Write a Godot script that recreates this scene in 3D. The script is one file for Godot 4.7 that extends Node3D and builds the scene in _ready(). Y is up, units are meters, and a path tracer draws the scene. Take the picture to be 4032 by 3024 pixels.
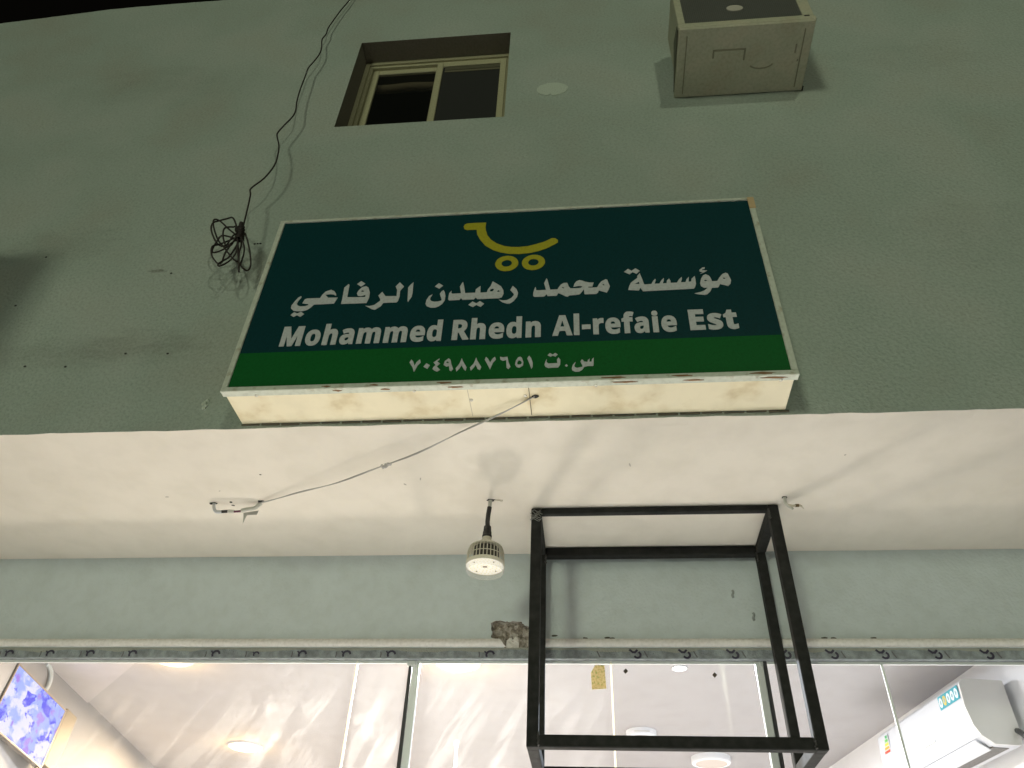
extends Node3D

const SOFFIT := 3.813
const ROOF := [Vector2(-9.0, 8.12), Vector2(-5.22, 8.547), Vector2(-4.848, 8.59), Vector2(-4.477, 8.633), Vector2(-4.21, 8.664), Vector2(-3.937, 8.678), Vector2(7.0, 8.672)]
var rng := RandomNumberGenerator.new()
var names := {}
var sign_node: Node3D

# ---------------------------------------------------------------- mesh helpers
class Shape:
	var v := PackedVector3Array()
	var n := PackedVector3Array()
	var uv := PackedVector2Array()
	var c := PackedColorArray()
	func tri(a: Vector3, b: Vector3, d: Vector3, na: Vector3, nb: Vector3, nd: Vector3, flip := false) -> void:
		if (b - a).cross(d - a).dot(na + nb + nd) > 0.0:   # Godot's front faces run clockwise
			v.append_array([a, d, b]); n.append_array([na, nd, nb])
		else:
			v.append_array([a, b, d]); n.append_array([na, nb, nd])
		uv.append_array([Vector2.ZERO, Vector2.ZERO, Vector2.ZERO])
	func quad(a: Vector3, b: Vector3, d: Vector3, e: Vector3, out: Vector3) -> void:
		var m := (b - a).cross(d - a)
		if m.length() < 1e-12: m = (d - a).cross(e - a)
		m = m.normalized()
		if m.dot(out) < 0.0: m = -m
		tri(a, b, d, m, m, m)
		tri(a, d, e, m, m, m)
	func quad_uv(a: Vector3, b: Vector3, d: Vector3, e: Vector3, out: Vector3) -> void:
		var m := (b - a).cross(d - a).normalized()
		if m.dot(out) < 0.0: m = -m
		v.append_array([a, e, d, a, d, b])
		n.append_array([m, m, m, m, m, m])
		uv.append_array([Vector2(0, 1), Vector2(0, 0), Vector2(1, 0), Vector2(0, 1), Vector2(1, 0), Vector2(1, 1)])
	func box(lo: Vector3, hi: Vector3, chamfer := 0.0) -> void:
		obox(Transform3D(Basis(), (lo + hi) / 2), (hi - lo) / 2, chamfer)
	func obox(t: Transform3D, h: Vector3, c := 0.0) -> void:
		# a box of half size h with chamfered edges
		c = minf(c, minf(h.x, minf(h.y, h.z)) * 0.9)
		for ax in 3:
			for s in [-1.0, 1.0]:
				var d := Vector3.ZERO; d[ax] = s
				var u := Vector3.ZERO; u[(ax + 1) % 3] = 1.0
				var w := Vector3.ZERO; w[(ax + 2) % 3] = 1.0
				var hu: float = h[(ax + 1) % 3] - c
				var hw: float = h[(ax + 2) % 3] - c
				var o: Vector3 = d * h[ax]
				quad(t * (o - u * hu - w * hw), t * (o + u * hu - w * hw), t * (o + u * hu + w * hw), t * (o - u * hu + w * hw), t.basis * d)
		if c <= 0.0: return
		for ax in 3:
			var b1 := (ax + 1) % 3
			var b2 := (ax + 2) % 3
			for s1 in [-1.0, 1.0]:
				for s2 in [-1.0, 1.0]:
					var p := Vector3.ZERO; p[b1] = s1 * h[b1]; p[b2] = s2 * (h[b2] - c)
					var q := Vector3.ZERO; q[b1] = s1 * (h[b1] - c); q[b2] = s2 * h[b2]
					var l := Vector3.ZERO; l[ax] = h[ax] - c
					var o := Vector3.ZERO; o[b1] = s1; o[b2] = s2
					quad(t * (p - l), t * (p + l), t * (q + l), t * (q - l), t.basis * o)
		for sx in [-1.0, 1.0]:
			for sy in [-1.0, 1.0]:
				for sz in [-1.0, 1.0]:
					var s := Vector3(sx, sy, sz)
					var a := s * h - Vector3(0, sy, sz) * c
					var b := s * h - Vector3(sx, 0, sz) * c
					var d := s * h - Vector3(sx, sy, 0) * c
					var m: Vector3 = (t.basis * s).normalized()
					tri(t * a, t * b, t * d, m, m, m)
	func tube(p: PackedVector3Array, r: float, sides := 8, closed := false, r_end := -1.0) -> void:
		var rings := []
		var k := p.size()
		var up := Vector3(0.31, 0.42, 0.85).normalized()
		for i in k:
			var a: Vector3 = p[(i - 1 + k) % k] if closed or i > 0 else p[0]
			var b: Vector3 = p[(i + 1) % k] if closed or i < k - 1 else p[k - 1]
			var d := (b - a).normalized()
			up = (up - d * up.dot(d)).normalized()
			var side := d.cross(up)
			var rr := r if r_end < 0.0 else lerpf(r, r_end, float(i) / (k - 1))
			var ring := []
			for j in sides:
				var an := TAU * j / sides
				var o := up * cos(an) + side * sin(an)
				ring.append([p[i] + o * rr, o])
			rings.append(ring)
		for i in (k if closed else k - 1):
			for j in sides:
				var A: Array = rings[i][j]
				var B: Array = rings[i][(j + 1) % sides]
				var D: Array = rings[(i + 1) % k][(j + 1) % sides]
				var E: Array = rings[(i + 1) % k][j]
				tri(A[0], B[0], D[0], A[1], B[1], D[1])
				tri(A[0], D[0], E[0], A[1], D[1], E[1])
		if not closed:
			for e in [0, k - 1]:
				var d: Vector3 = (p[0] - p[1]).normalized() if e == 0 else (p[k - 1] - p[k - 2]).normalized()
				for j in range(1, sides - 1):
					tri(rings[e][0][0], rings[e][j][0], rings[e][j + 1][0], d, d, d)
	func lathe(at: Vector3, prof: Array, sides := 32, cap_top := false, cap_bottom := false) -> void:
		# profile of Vector2(radius, height), downwards or upwards
		for i in prof.size() - 1:
			var a: Vector2 = prof[i]
			var b: Vector2 = prof[i + 1]
			var t := (b - a).normalized()
			var nn := Vector2(absf(t.y), -t.x * signf(t.y) if t.y != 0.0 else 0.0)
			if absf(t.y) < 1e-5: nn = Vector2(0, -1)
			for j in sides:
				var q0 := Vector3(cos(TAU * j / sides), 0, sin(TAU * j / sides))
				var q1 := Vector3(cos(TAU * (j + 1) / sides), 0, sin(TAU * (j + 1) / sides))
				var n0 := Vector3(q0.x * nn.x, nn.y, q0.z * nn.x)
				var n1 := Vector3(q1.x * nn.x, nn.y, q1.z * nn.x)
				var pa := at + q0 * a.x + Vector3.UP * a.y
				var pb := at + q1 * a.x + Vector3.UP * a.y
				var pc := at + q1 * b.x + Vector3.UP * b.y
				var pd := at + q0 * b.x + Vector3.UP * b.y
				if a.x > 1e-6: tri(pa, pb, pc, n0, n1, n1)
				if b.x > 1e-6: tri(pa, pc, pd, n0, n1, n0)
	func plate(poly: PackedVector2Array, t: Transform3D, depth: float) -> void:
		# an outline in t's x and y, from z 0 to depth
		var ix := Geometry2D.triangulate_polygon(poly)
		for i in range(0, ix.size(), 3):
			for z in [0.0, depth]:
				var m: Vector3 = t.basis.z * (1.0 if z > 0.0 else -1.0)
				var q := []
				for j in 3: q.append(t * Vector3(poly[ix[i + j]].x, poly[ix[i + j]].y, z))
				tri(q[0], q[1], q[2], m, m, m)
		var cw := Geometry2D.is_polygon_clockwise(poly)
		for i in poly.size():
			var a := poly[i]
			var b := poly[(i + 1) % poly.size()]
			var o := Vector3(b.y - a.y, a.x - b.x, 0) * (-1.0 if cw else 1.0)
			quad(t * Vector3(a.x, a.y, 0), t * Vector3(b.x, b.y, 0), t * Vector3(b.x, b.y, depth), t * Vector3(a.x, a.y, depth), t.basis * o)
	func mesh() -> ArrayMesh:
		var arr := []
		arr.resize(Mesh.ARRAY_MAX)
		arr[Mesh.ARRAY_VERTEX] = v
		arr[Mesh.ARRAY_NORMAL] = n
		arr[Mesh.ARRAY_TEX_UV] = uv
		if c.size() == v.size(): arr[Mesh.ARRAY_COLOR] = c
		var m := ArrayMesh.new()
		m.add_surface_from_arrays(Mesh.PRIMITIVE_TRIANGLES, arr)
		return m

func numbered(s: String) -> String:
	var k: int = names.get(s, 0)
	names[s] = k + 1
	return s if k == 0 else "%s_%03d" % [s, k]

func obj(called: String, s, m: Material, parent: Node = self, at := Vector3.ZERO) -> MeshInstance3D:
	var o := MeshInstance3D.new()
	o.mesh = s.mesh() if s is Shape else s
	o.material_override = m
	o.position = at
	o.cast_shadow = GeometryInstance3D.SHADOW_CASTING_SETTING_ON
	if parent == self:
		o.name = numbered(called)
	else:
		var k := 0
		for ch in parent.get_children():
			if ch.has_meta("base") and ch.get_meta("base") == called: k += 1
		o.name = called if k == 0 else "%s_%03d" % [called, k]
		o.set_meta("base", called)
	parent.add_child(o, true)
	return o

func thing(called: String, label: String, category: String, at := Vector3.ZERO, turn := 0.0, group := "") -> Node3D:
	var o := Node3D.new()
	o.name = numbered(called)
	add_child(o, true)
	o.position = at
	o.rotation.y = turn
	return tag(o, label, category, group)

func tag(o: Node3D, label: String, category: String, group := "") -> Node3D:
	o.set_meta("label", label)
	o.set_meta("category", category)
	if group: o.set_meta("group", group)
	return o

func struct(called: String, s, m: Material) -> MeshInstance3D:
	var o := obj(called, s, m)
	o.set_meta("kind", "structure")
	return o

func bx(lo: Vector3, hi: Vector3, ch := 0.0) -> Shape:
	var s := Shape.new()
	s.box(Vector3(minf(lo.x, hi.x), minf(lo.y, hi.y), minf(lo.z, hi.z)), Vector3(maxf(lo.x, hi.x), maxf(lo.y, hi.y), maxf(lo.z, hi.z)), ch)
	return s

func smooth(p: PackedVector3Array, closed := false, steps := 5) -> PackedVector3Array:
	var out := PackedVector3Array()
	var k := p.size()
	for i in (k if closed else k - 1):
		var a: Vector3 = p[(i - 1 + k) % k] if closed or i > 0 else p[0]
		var b := p[i]
		var d: Vector3 = p[(i + 1) % k]
		var e: Vector3 = p[(i + 2) % k] if closed or i < k - 2 else p[k - 1]
		for j in steps: out.append(b.cubic_interpolate(d, a, e, float(j) / steps))
	if not closed: out.append(p[k - 1])
	return out

# ---------------------------------------------------------------- materials
func lin(r: float, g: float, b: float) -> Color:
	return Color(r, g, b).linear_to_srgb()

func plain(r: float, g: float, b: float, rough := 0.7, metal := 0.0) -> StandardMaterial3D:
	var m := StandardMaterial3D.new()
	m.albedo_color = lin(r, g, b)
	m.roughness = rough
	m.metallic = metal
	return m

func noise_tex(seed_: int, freq: float, oct: int, ramp: Array, size := 512, kind := FastNoiseLite.TYPE_SIMPLEX_SMOOTH) -> NoiseTexture2D:
	var f := FastNoiseLite.new()
	f.seed = seed_
	f.noise_type = kind
	f.frequency = freq
	f.fractal_octaves = oct
	var t := NoiseTexture2D.new()
	t.width = size; t.height = size
	t.seamless = true
	t.noise = f
	if ramp.size():
		var g := Gradient.new()
		g.offsets = PackedFloat32Array(ramp.map(func(x): return x[0]))
		g.colors = PackedColorArray(ramp.map(func(x): return x[1]))
		t.color_ramp = g
	return t

func surfaced(m: StandardMaterial3D, albedo: Texture2D, bump: Texture2D, scale: float, height: float) -> StandardMaterial3D:
	m.uv1_triplanar = true
	m.uv1_world_triplanar = true
	m.uv1_scale = Vector3.ONE * scale
	if albedo: m.albedo_texture = albedo
	if bump:
		m.heightmap_enabled = true
		m.heightmap_texture = bump
		m.heightmap_scale = height
	return m

func stained(m: StandardMaterial3D, tex: Texture2D, scale: float) -> StandardMaterial3D:
	m.detail_enabled = true
	m.detail_blend_mode = BaseMaterial3D.BLEND_MODE_MUL
	m.detail_uv_layer = BaseMaterial3D.DETAIL_UV_2
	m.detail_albedo = tex
	m.uv2_triplanar = true
	m.uv2_world_triplanar = true
	m.uv2_scale = Vector3.ONE * scale
	return m

var M := {}
func make_materials() -> void:
	var fleck := noise_tex(3, 0.05, 4, [[0.0, Color(0.89, 0.89, 0.885)], [0.4, Color(0.955, 0.955, 0.95)], [0.65, Color(0.98, 0.98, 0.98)], [1.0, Color(1, 1, 1)]])
	var soft_fleck := noise_tex(4, 0.012, 4, [[0.0, Color(0.975, 0.975, 0.97)], [0.6, Color(1, 1, 1)], [1.0, Color(1, 1, 1)]])
	var blotch := noise_tex(11, 0.006, 4, [[0.0, Color(0.955, 0.935, 0.92)], [0.42, Color(0.965, 0.98, 0.975)], [0.7, Color(1, 1, 1)], [1.0, Color(1.0, 0.985, 0.975)]])
	var peel := noise_tex(5, 0.045, 3, [])
	var fine := noise_tex(8, 0.12, 2, [])
	M.paint = stained(surfaced(plain(0.41, 0.465, 0.41, 0.85), fleck, peel, 1.6, 0.38), blotch, 0.23)
	M.lower_paint = stained(surfaced(plain(0.57, 0.64, 0.65, 0.85), soft_fleck, peel, 1.6, 0.2), soft_fleck, 0.42)
	M.white = stained(surfaced(plain(0.76, 0.715, 0.635, 0.85), soft_fleck, peel, 0.7, 0.03), soft_fleck, 0.17)
	M.moulding = surfaced(plain(0.74, 0.72, 0.69, 0.7), fleck, peel, 1.5, 0.25)
	M.mortar = surfaced(plain(0.52, 0.48, 0.43, 0.95), noise_tex(21, 0.015, 5, [[0.0, Color(0.45, 0.42, 0.38)], [0.45, Color(0.8, 0.78, 0.75)], [0.62, Color(1, 1, 1)], [1.0, Color(1, 1, 1)]]), peel, 3.0, 1.2)
	M.reveal_brown = surfaced(plain(0.20, 0.185, 0.14, 0.9), fleck, peel, 1.6, 0.4)  # window reveal: darker and browner than the wall paint
	M.new_plaster = surfaced(plain(0.55, 0.62, 0.53, 0.9), fleck, peel, 3.0, 0.4)
	M.cream = stained(surfaced(plain(0.84, 0.77, 0.56, 0.55), soft_fleck, null, 1.0, 0.0), noise_tex(31, 0.008, 5, [[0.0, Color(0.9, 0.87, 0.8)], [0.25, Color(0.97, 0.96, 0.94)], [0.5, Color(1, 1, 1)], [1.0, Color(1, 1, 1)]]), 1.1)
	M.trim = stained(surfaced(plain(0.62, 0.66, 0.56, 0.5), fleck, null, 1.0, 0.0), noise_tex(33, 0.012, 5, [[0.0, Color(0.8, 0.74, 0.66)], [0.16, Color(0.92, 0.9, 0.87)], [0.26, Color(1, 1, 1)], [1.0, Color(1, 1, 1)]]), 1.6)
	M.rust = plain(0.24, 0.13, 0.06, 0.9)
	M.tape = plain(0.55, 0.4, 0.22, 0.8)
	M.teal = surfaced(plain(0.002, 0.040, 0.045, 0.5), fleck, fine, 2.0, 0.03)
	M.teal.metallic_specular = 0.25
	M.green = surfaced(plain(0.005, 0.115, 0.022, 0.5), fleck, fine, 2.0, 0.03)
	M.green.metallic_specular = 0.25
	M.yellow = surfaced(plain(0.43, 0.39, 0.012, 0.5), fleck, null, 2.0, 0.0)
	M.letter = surfaced(plain(0.58, 0.60, 0.61, 0.5), fleck, null, 2.0, 0.0)
	M.screw = plain(0.6, 0.58, 0.52, 0.35, 0.8)
	M.dark = plain(0.012, 0.012, 0.012, 0.8)
	M.black_steel = surfaced(plain(0.03, 0.031, 0.029, 0.75), noise_tex(41, 0.03, 4, [[0.0, Color(0.7, 0.7, 0.7)], [1.0, Color(1, 1, 1)]], 256), fine, 2.0, 0.05)
	M.black_steel.metallic_specular = 0.3
	M.rubber = plain(0.014, 0.013, 0.012, 0.6)
	M.cable_brown = plain(0.022, 0.014, 0.012, 0.6)
	M.clear_cable = plain(0.42, 0.41, 0.39, 0.3)
	M.pale_tape = plain(0.52, 0.52, 0.47, 0.6)
	M.lamp_body = surfaced(plain(0.66, 0.63, 0.52, 0.5), fleck, null, 4.0, 0.0)
	M.lamp_inside = plain(0.05, 0.045, 0.035, 0.6)
	M.lamp_face = plain(0.9, 0.89, 0.82, 0.45)
	M.led = plain(0.85, 0.8, 0.5, 0.3)
	M.clear = plain(0.9, 0.9, 0.9, 0.08)
	M.clear.transparency = BaseMaterial3D.TRANSPARENCY_ALPHA
	M.clear.albedo_color.a = 0.25
	M.alu = surfaced(plain(0.46, 0.44, 0.28, 0.45), fleck, null, 2.0, 0.0)
	M.window_glass = plain(0.02, 0.022, 0.02, 0.06)
	M.window_glass.transparency = BaseMaterial3D.TRANSPARENCY_ALPHA
	M.window_glass.albedo_color.a = 0.35
	M.insect_screen = plain(0.012, 0.013, 0.011, 0.8)
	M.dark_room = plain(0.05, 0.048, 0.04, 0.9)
	M.ac_body = stained(surfaced(plain(0.52, 0.505, 0.37, 0.55), fleck, null, 1.4, 0.0), blotch, 1.0)
	M.ac_ridge_shade = plain(0.26, 0.25, 0.17, 0.6)  # body colour darkened for the shading along the ridges
	M.ac_grille = plain(0.24, 0.25, 0.22, 0.6)
	M.ac_badge = plain(0.5, 0.47, 0.4, 0.5)
	M.film = surfaced(plain(0.37, 0.415, 0.44, 0.4), noise_tex(51, 0.02, 4, [[0.0, Color(0.7, 0.7, 0.7)], [1.0, Color(1, 1, 1)]], 256), peel, 3.0, 0.5)
	M.ink = plain(0.022, 0.016, 0.045, 0.5)
	M.faint_ink = plain(0.12, 0.12, 0.13, 0.5)
	M.glass = plain(1, 1, 1, 0.03)
	M.glass.transparency = BaseMaterial3D.TRANSPARENCY_ALPHA
	M.glass.albedo_color.a = 0.05
	M.glass_edge = plain(0.74, 0.77, 0.76, 0.3)
	M.glass_edge.backlight_enabled = true
	M.glass_edge.backlight = Color(0.3, 0.31, 0.31)
	M.silicone = plain(0.92, 0.9, 0.82, 0.4)
	M.silicone.backlight_enabled = true
	M.silicone.backlight = Color(0.9, 0.88, 0.8)
	M.gasket = plain(0.03, 0.03, 0.035, 0.5)
	M.ceiling = surfaced(plain(0.395, 0.385, 0.40, 0.8), soft_fleck, null, 0.6, 0.0)
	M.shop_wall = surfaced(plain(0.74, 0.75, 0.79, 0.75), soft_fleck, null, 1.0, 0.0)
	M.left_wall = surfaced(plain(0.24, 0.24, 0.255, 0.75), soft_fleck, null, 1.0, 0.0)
	M.shop_floor = surfaced(plain(0.19, 0.18, 0.175, 0.35), blotch, null, 0.8, 0.0)
	M.pavement = surfaced(plain(0.66, 0.66, 0.65, 0.9), blotch, peel, 0.7, 0.6)
	M.road = surfaced(plain(0.06, 0.06, 0.06, 0.9), blotch, fine, 0.8, 0.8)
	M.white_plastic = plain(0.50, 0.51, 0.54, 0.4)
	M.grey_plastic = plain(0.60, 0.59, 0.57, 0.5)
	M.beige_plastic = plain(0.13, 0.105, 0.075, 0.5)

func glow(r: float, g: float, b: float, e: float) -> StandardMaterial3D:
	var m := plain(0.8, 0.8, 0.8, 0.5)
	m.emission_enabled = true
	m.emission = lin(r, g, b)
	m.emission_energy_multiplier = e
	return m

# ---------------------------------------------------------------- scene
func _ready() -> void:
	rng.seed = 7
	var cam := Camera3D.new()
	cam.name = "camera"
	cam.fov = 52.458
	cam.near = 0.05
	cam.far = 400.0
	cam.position = Vector3(0, 1.6, 2.9)
	cam.basis = Basis.from_euler(Vector3(0.69695943, 0.11886921, 0.04636014))
	add_child(cam)
	cam.current = true
	var we := WorldEnvironment.new()
	we.name = "world_environment"
	var env := Environment.new()
	env.background_mode = Environment.BG_SKY
	var sk := ProceduralSkyMaterial.new()
	sk.sky_top_color = lin(0.0016, 0.0015, 0.0011)
	sk.sky_horizon_color = lin(0.004, 0.0038, 0.003)
	sk.ground_bottom_color = lin(0.002, 0.002, 0.0016)
	sk.ground_horizon_color = lin(0.004, 0.0038, 0.003)
	var sky := Sky.new()
	sky.sky_material = sk
	env.sky = sky
	env.background_energy_multiplier = 1.0
	env.tonemap_mode = Environment.TONE_MAPPER_LINEAR
	env.tonemap_exposure = 1.08
	env.sdfgi_enabled = true
	env.ssao_enabled = true
	env.ssil_enabled = true
	we.environment = env
	add_child(we)
	# the street lighting far down the road: low, from the left, level with the building
	var sun := DirectionalLight3D.new()
	sun.name = "street_light_beam"
	sun.light_color = Color(0.97, 1.0, 0.88)
	sun.light_energy = 0.185
	sun.light_angular_distance = 9.0
	sun.shadow_enabled = true
	sun.sky_mode = DirectionalLight3D.SKY_MODE_LIGHT_ONLY
	sun.basis = Basis.looking_at(Vector3(0.345, -0.012, -1.0))
	add_child(sun)
	make_materials()
	ground()
	building()
	shop_front()
	shop_room()
	shop_sign()
	steel_frame()
	pendant_lamp()
	wires()
	outdoor_unit()
	hanging_cable()
	indoor_things()
	shadow_board()
	street_lamp()

func ground() -> void:
	struct("pavement", bx(Vector3(-30, -0.25, -1.42), Vector3(30, 0, 3.6), 0.01), M.pavement)
	struct("road", bx(Vector3(-60, -0.3, 3.6), Vector3(60, -0.12, 40)), M.road)
	struct("ground", bx(Vector3(-60, -0.6, -30), Vector3(60, -0.31, 60)), M.road)

func roof_at(x: float) -> float:
	for i in ROOF.size() - 1:
		if x <= ROOF[i + 1].x:
			return lerpf(ROOF[i].y, ROOF[i + 1].y, clampf((x - ROOF[i].x) / (ROOF[i + 1].x - ROOF[i].x), 0, 1))
	return ROOF[-1].y

func building() -> void:
	var b := thing("shop_building", "grey green plastered building front with a white overhang above the shop window", "building")
	var x0 := -9.0
	var x1 := 7.0
	var wl := -1.688
	var wr := -0.486
	var wb := 6.455
	var wt := 7.673
	var xs := []
	var x := x0
	while x < x1:
		xs.append(x); x += 0.06
	xs.append_array([x1, wl, wr])
	xs.sort()
	var edge := FastNoiseLite.new()
	edge.seed = 4; edge.frequency = 3.0; edge.fractal_octaves = 3
	var low := func(q: float) -> float: return SOFFIT + 0.005 * edge.get_noise_1d(q) + 0.003 * edge.get_noise_1d(q * 7.0 + 50.0)
	var wall := Shape.new()
	var ceil := Shape.new()
	for i in xs.size() - 1:
		var a: float = xs[i]
		var d: float = xs[i + 1]
		if d - a < 1e-4: continue
		var ba: float = low.call(a)
		var bd: float = low.call(d)
		var ja := roof_at(a) + 0.006 * edge.get_noise_1d(a * 2.0 + 9.0)
		var jd := roof_at(d) + 0.006 * edge.get_noise_1d(d * 2.0 + 9.0)
		for z in [0.0, -0.22]:
			var o := Vector3(0, 0, 1 if z == 0.0 else -1)
			if z < 0.0:
				ba = 3.84; bd = 3.84
			if a >= wl - 1e-4 and d <= wr + 1e-4:
				wall.quad(Vector3(a, ba, z), Vector3(d, bd, z), Vector3(d, wb, z), Vector3(a, wb, z), o)
				wall.quad(Vector3(a, wt, z), Vector3(d, wt, z), Vector3(d, jd, z), Vector3(a, ja, z), o)
			else:
				wall.quad(Vector3(a, ba, z), Vector3(d, bd, z), Vector3(d, jd, z), Vector3(a, ja, z), o)
		wall.quad(Vector3(a, ja, 0), Vector3(d, jd, 0), Vector3(d, jd, -0.22), Vector3(a, ja, -0.22), Vector3.UP)
		ba = low.call(a); bd = low.call(d)
		# the underside of the overhang, sheet by sheet
		ceil.quad(Vector3(a, ba, 0), Vector3(d, bd, 0), Vector3(d, SOFFIT, -0.06), Vector3(a, SOFFIT, -0.06), Vector3.DOWN)
		ceil.quad(Vector3(a, SOFFIT, -0.06), Vector3(d, SOFFIT, -0.06), Vector3(d, SOFFIT, -1.5), Vector3(a, SOFFIT, -1.5), Vector3.DOWN)
	# window reveal
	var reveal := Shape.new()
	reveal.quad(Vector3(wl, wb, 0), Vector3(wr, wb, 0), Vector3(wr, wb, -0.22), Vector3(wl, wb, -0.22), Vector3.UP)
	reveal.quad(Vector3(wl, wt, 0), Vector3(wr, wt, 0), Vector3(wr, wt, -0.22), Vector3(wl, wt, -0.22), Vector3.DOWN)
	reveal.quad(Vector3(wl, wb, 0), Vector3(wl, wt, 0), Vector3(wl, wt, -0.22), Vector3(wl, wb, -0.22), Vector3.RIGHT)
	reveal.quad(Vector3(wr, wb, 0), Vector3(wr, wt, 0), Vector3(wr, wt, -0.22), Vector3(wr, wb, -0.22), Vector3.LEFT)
	obj("window_reveal", reveal, M.reveal_brown, b)
	obj("upper_wall", wall, M.paint, b)
	obj("overhang_underside", ceil, M.white, b)
	obj("overhang_slab", bx(Vector3(x0, 3.83, -6.8), Vector3(x1, 4.05, -0.23)), M.dark_room, b)
	# lower wall above the shop front, with the broken corner cut out of it
	var hole := PackedVector2Array()
	var mm := [-559, 3385, -530, 3399, -493, 3394, -456, 3391, -423, 3397, -387, 3391, -368, 3369, -344, 3363, -322, 3329, -326, 3240, -469, 3240, -487, 3253, -524, 3274, -539, 3292, -555, 3304, -550, 3329]
	for i in range(0, mm.size(), 2): hole.append(Vector2(mm[i], mm[i + 1]) / 1000.0)
	var rough_hole := PackedVector2Array()
	for i in hole.size():
		var p := hole[i]
		var q := hole[(i + 1) % hole.size()]
		for k in 3:
			var w := p.lerp(q, k / 3.0)
			if w.y > 3.25: w += Vector2(edge.get_noise_1d(i * 3.1 + k), edge.get_noise_1d(i * 2.3 + k + 40.0)) * 0.008
			rough_hole.append(w)
	var lw := CSGCombiner3D.new()
	lw.name = "lower_wall"
	var slab := CSGBox3D.new()
	slab.name = "slab"
	slab.size = Vector3(x1 - x0, SOFFIT - 3.247, 0.17)
	slab.position = Vector3((x0 + x1) / 2, (SOFFIT + 3.247) / 2, -1.302 - 0.085)
	slab.material = M.lower_paint
	var cut := CSGPolygon3D.new()
	cut.name = "cut"
	cut.polygon = rough_hole
	cut.depth = 0.09
	cut.position = Vector3(0, 0, -1.28)
	cut.operation = CSGShape3D.OPERATION_SUBTRACTION
	cut.material = M.mortar
	lw.add_child(slab)
	lw.add_child(cut)
	b.add_child(lw)
	# crumbled mortar in the break
	var crumb := Shape.new()
	var nz := FastNoiseLite.new()
	nz.seed = 12; nz.frequency = 22.0; nz.fractal_octaves = 4
	var grid := {}
	for i in 27:
		for j in 19:
			var px := -0.575 + i * 0.01
			var py := 3.236 + j * 0.0095
			var e := 0.0
			if j < 8 and i > 8 and i < 24: e = 0.014
			grid[Vector2i(i, j)] = Vector3(px, py, -1.322 + 0.014 * nz.get_noise_2d(px, py) + e * 0.3 * (0.6 + nz.get_noise_2d(px * 2, py)))
	for i in 26:
		for j in 18:
			crumb.quad(grid[Vector2i(i, j)], grid[Vector2i(i + 1, j)], grid[Vector2i(i + 1, j + 1)], grid[Vector2i(i, j + 1)], Vector3(0, 0, 1))
	obj("broken_plaster", crumb, M.mortar, b).set_meta("label", "grey exposed mortar where the plaster has broken off")
	var lump := Shape.new()
	for i in 8:
		for j in 6:
			var f := func(ii: int, jj: int) -> Vector3:
				var px := -0.468 + ii * 0.0088
				var py := 3.246 + jj * 0.010 * (1.0 + 0.4 * nz.get_noise_1d(ii * 0.2))
				return Vector3(px, py, -1.309 + 0.009 * nz.get_noise_2d(px * 1.3, py * 1.3) - 0.0012 * absf(jj - 1) - 0.0015 * absf(ii - 4))
			lump.quad(f.call(i, j), f.call(i + 1, j), f.call(i + 1, j + 1), f.call(i, j + 1), Vector3(0, 0, 1))
	obj("plaster_lump", lump, M.moulding, b).set_meta("label", "white lump of plaster left in the break")
	# rounded white moulding, broken off at the gap
	for r in [[x0, -0.515, 0.05], [-0.327, x1, 0.0]]:
		var md := Shape.new()
		var prof := []
		for k in 9:
			var an := PI * k / 8.0
			prof.append(Vector2(0.021 * sin(an), 3.2705 + 0.0225 * cos(an)))
		var steps := 60
		for s in steps:
			for k in 8:
				var q0: Vector2 = prof[k]
				var q1: Vector2 = prof[k + 1]
				var xa := lerpf(r[0], r[1], float(s) / steps)
				var xb := lerpf(r[0], r[1], float(s + 1) / steps)
				var ka: float = (r[2] * k / 8.0 if s == steps - 1 else 0.0)
				var kb: float = (r[2] * (k + 1) / 8.0 if s == steps - 1 else 0.0)
				var n0 := Vector3(0, q0.y - 3.2705, q0.x).normalized()
				var n1 := Vector3(0, q1.y - 3.2705, q1.x).normalized()
				var A := Vector3(xa, q0.y, -1.302 + q0.x)
				var B := Vector3(xb + ka, q0.y, -1.302 + q0.x)
				var D := Vector3(xb + kb, q1.y, -1.302 + q1.x)
				var E := Vector3(xa, q1.y, -1.302 + q1.x)
				md.tri(A, B, D, n0, n0, n1)
				md.tri(A, D, E, n0, n1, n1)
		obj("moulding", md, M.moulding, b)
	# side piers out of the picture, and the back of the building
	obj("pier", bx(Vector3(x0, -0.1, -1.5), Vector3(-3.68, 3.247, -1.302)), M.paint, b)
	obj("pier", bx(Vector3(2.56, -0.1, -1.5), Vector3(x1, 3.247, -1.302)), M.paint, b)
	# small marks on the wall: drill holes, chips, patches
	for h in [Vector2(-2.987, 4.271), Vector2(-2.751, 4.259), Vector2(-2.443, 4.34), Vector2(-2.203, 4.329), Vector2(-2.397, 4.977), Vector2(-3.27, 4.753), Vector2(-3.271, 5.179), Vector2(-1.948, 5.21), Vector2(-1.93, 5.211), Vector2(-1.912, 5.211)]:
		obj("drill_hole", disc(0.0075, 0.006, 9, 0.002, 0.25), M.dark, b, Vector3(h.x, h.y, 0))
	# weathered patches: brownish dirt with ragged edges
	for q in [[-2.86, 4.36, 0.62, 0.16, 1, 0.22], [-2.36, 4.40, 0.50, 0.17, 2, 0.32], [-1.80, 5.02, 0.20, 0.17, 3, 0.30], [-2.49, 5.003, 0.075, 0.02, 4, 0.9], [-3.2, 5.3, 0.5, 0.2, 5, 0.2], [-0.3, 5.35, 1.3, 0.10, 6, 0.13], [2.2, 5.0, 0.6, 0.4, 7, 0.14], [-3.2, 7.2, 0.9, 0.4, 8, 0.15], [2.3, 6.9, 0.7, 0.3, 9, 0.13]]:
		var sh := Shape.new()
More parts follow.
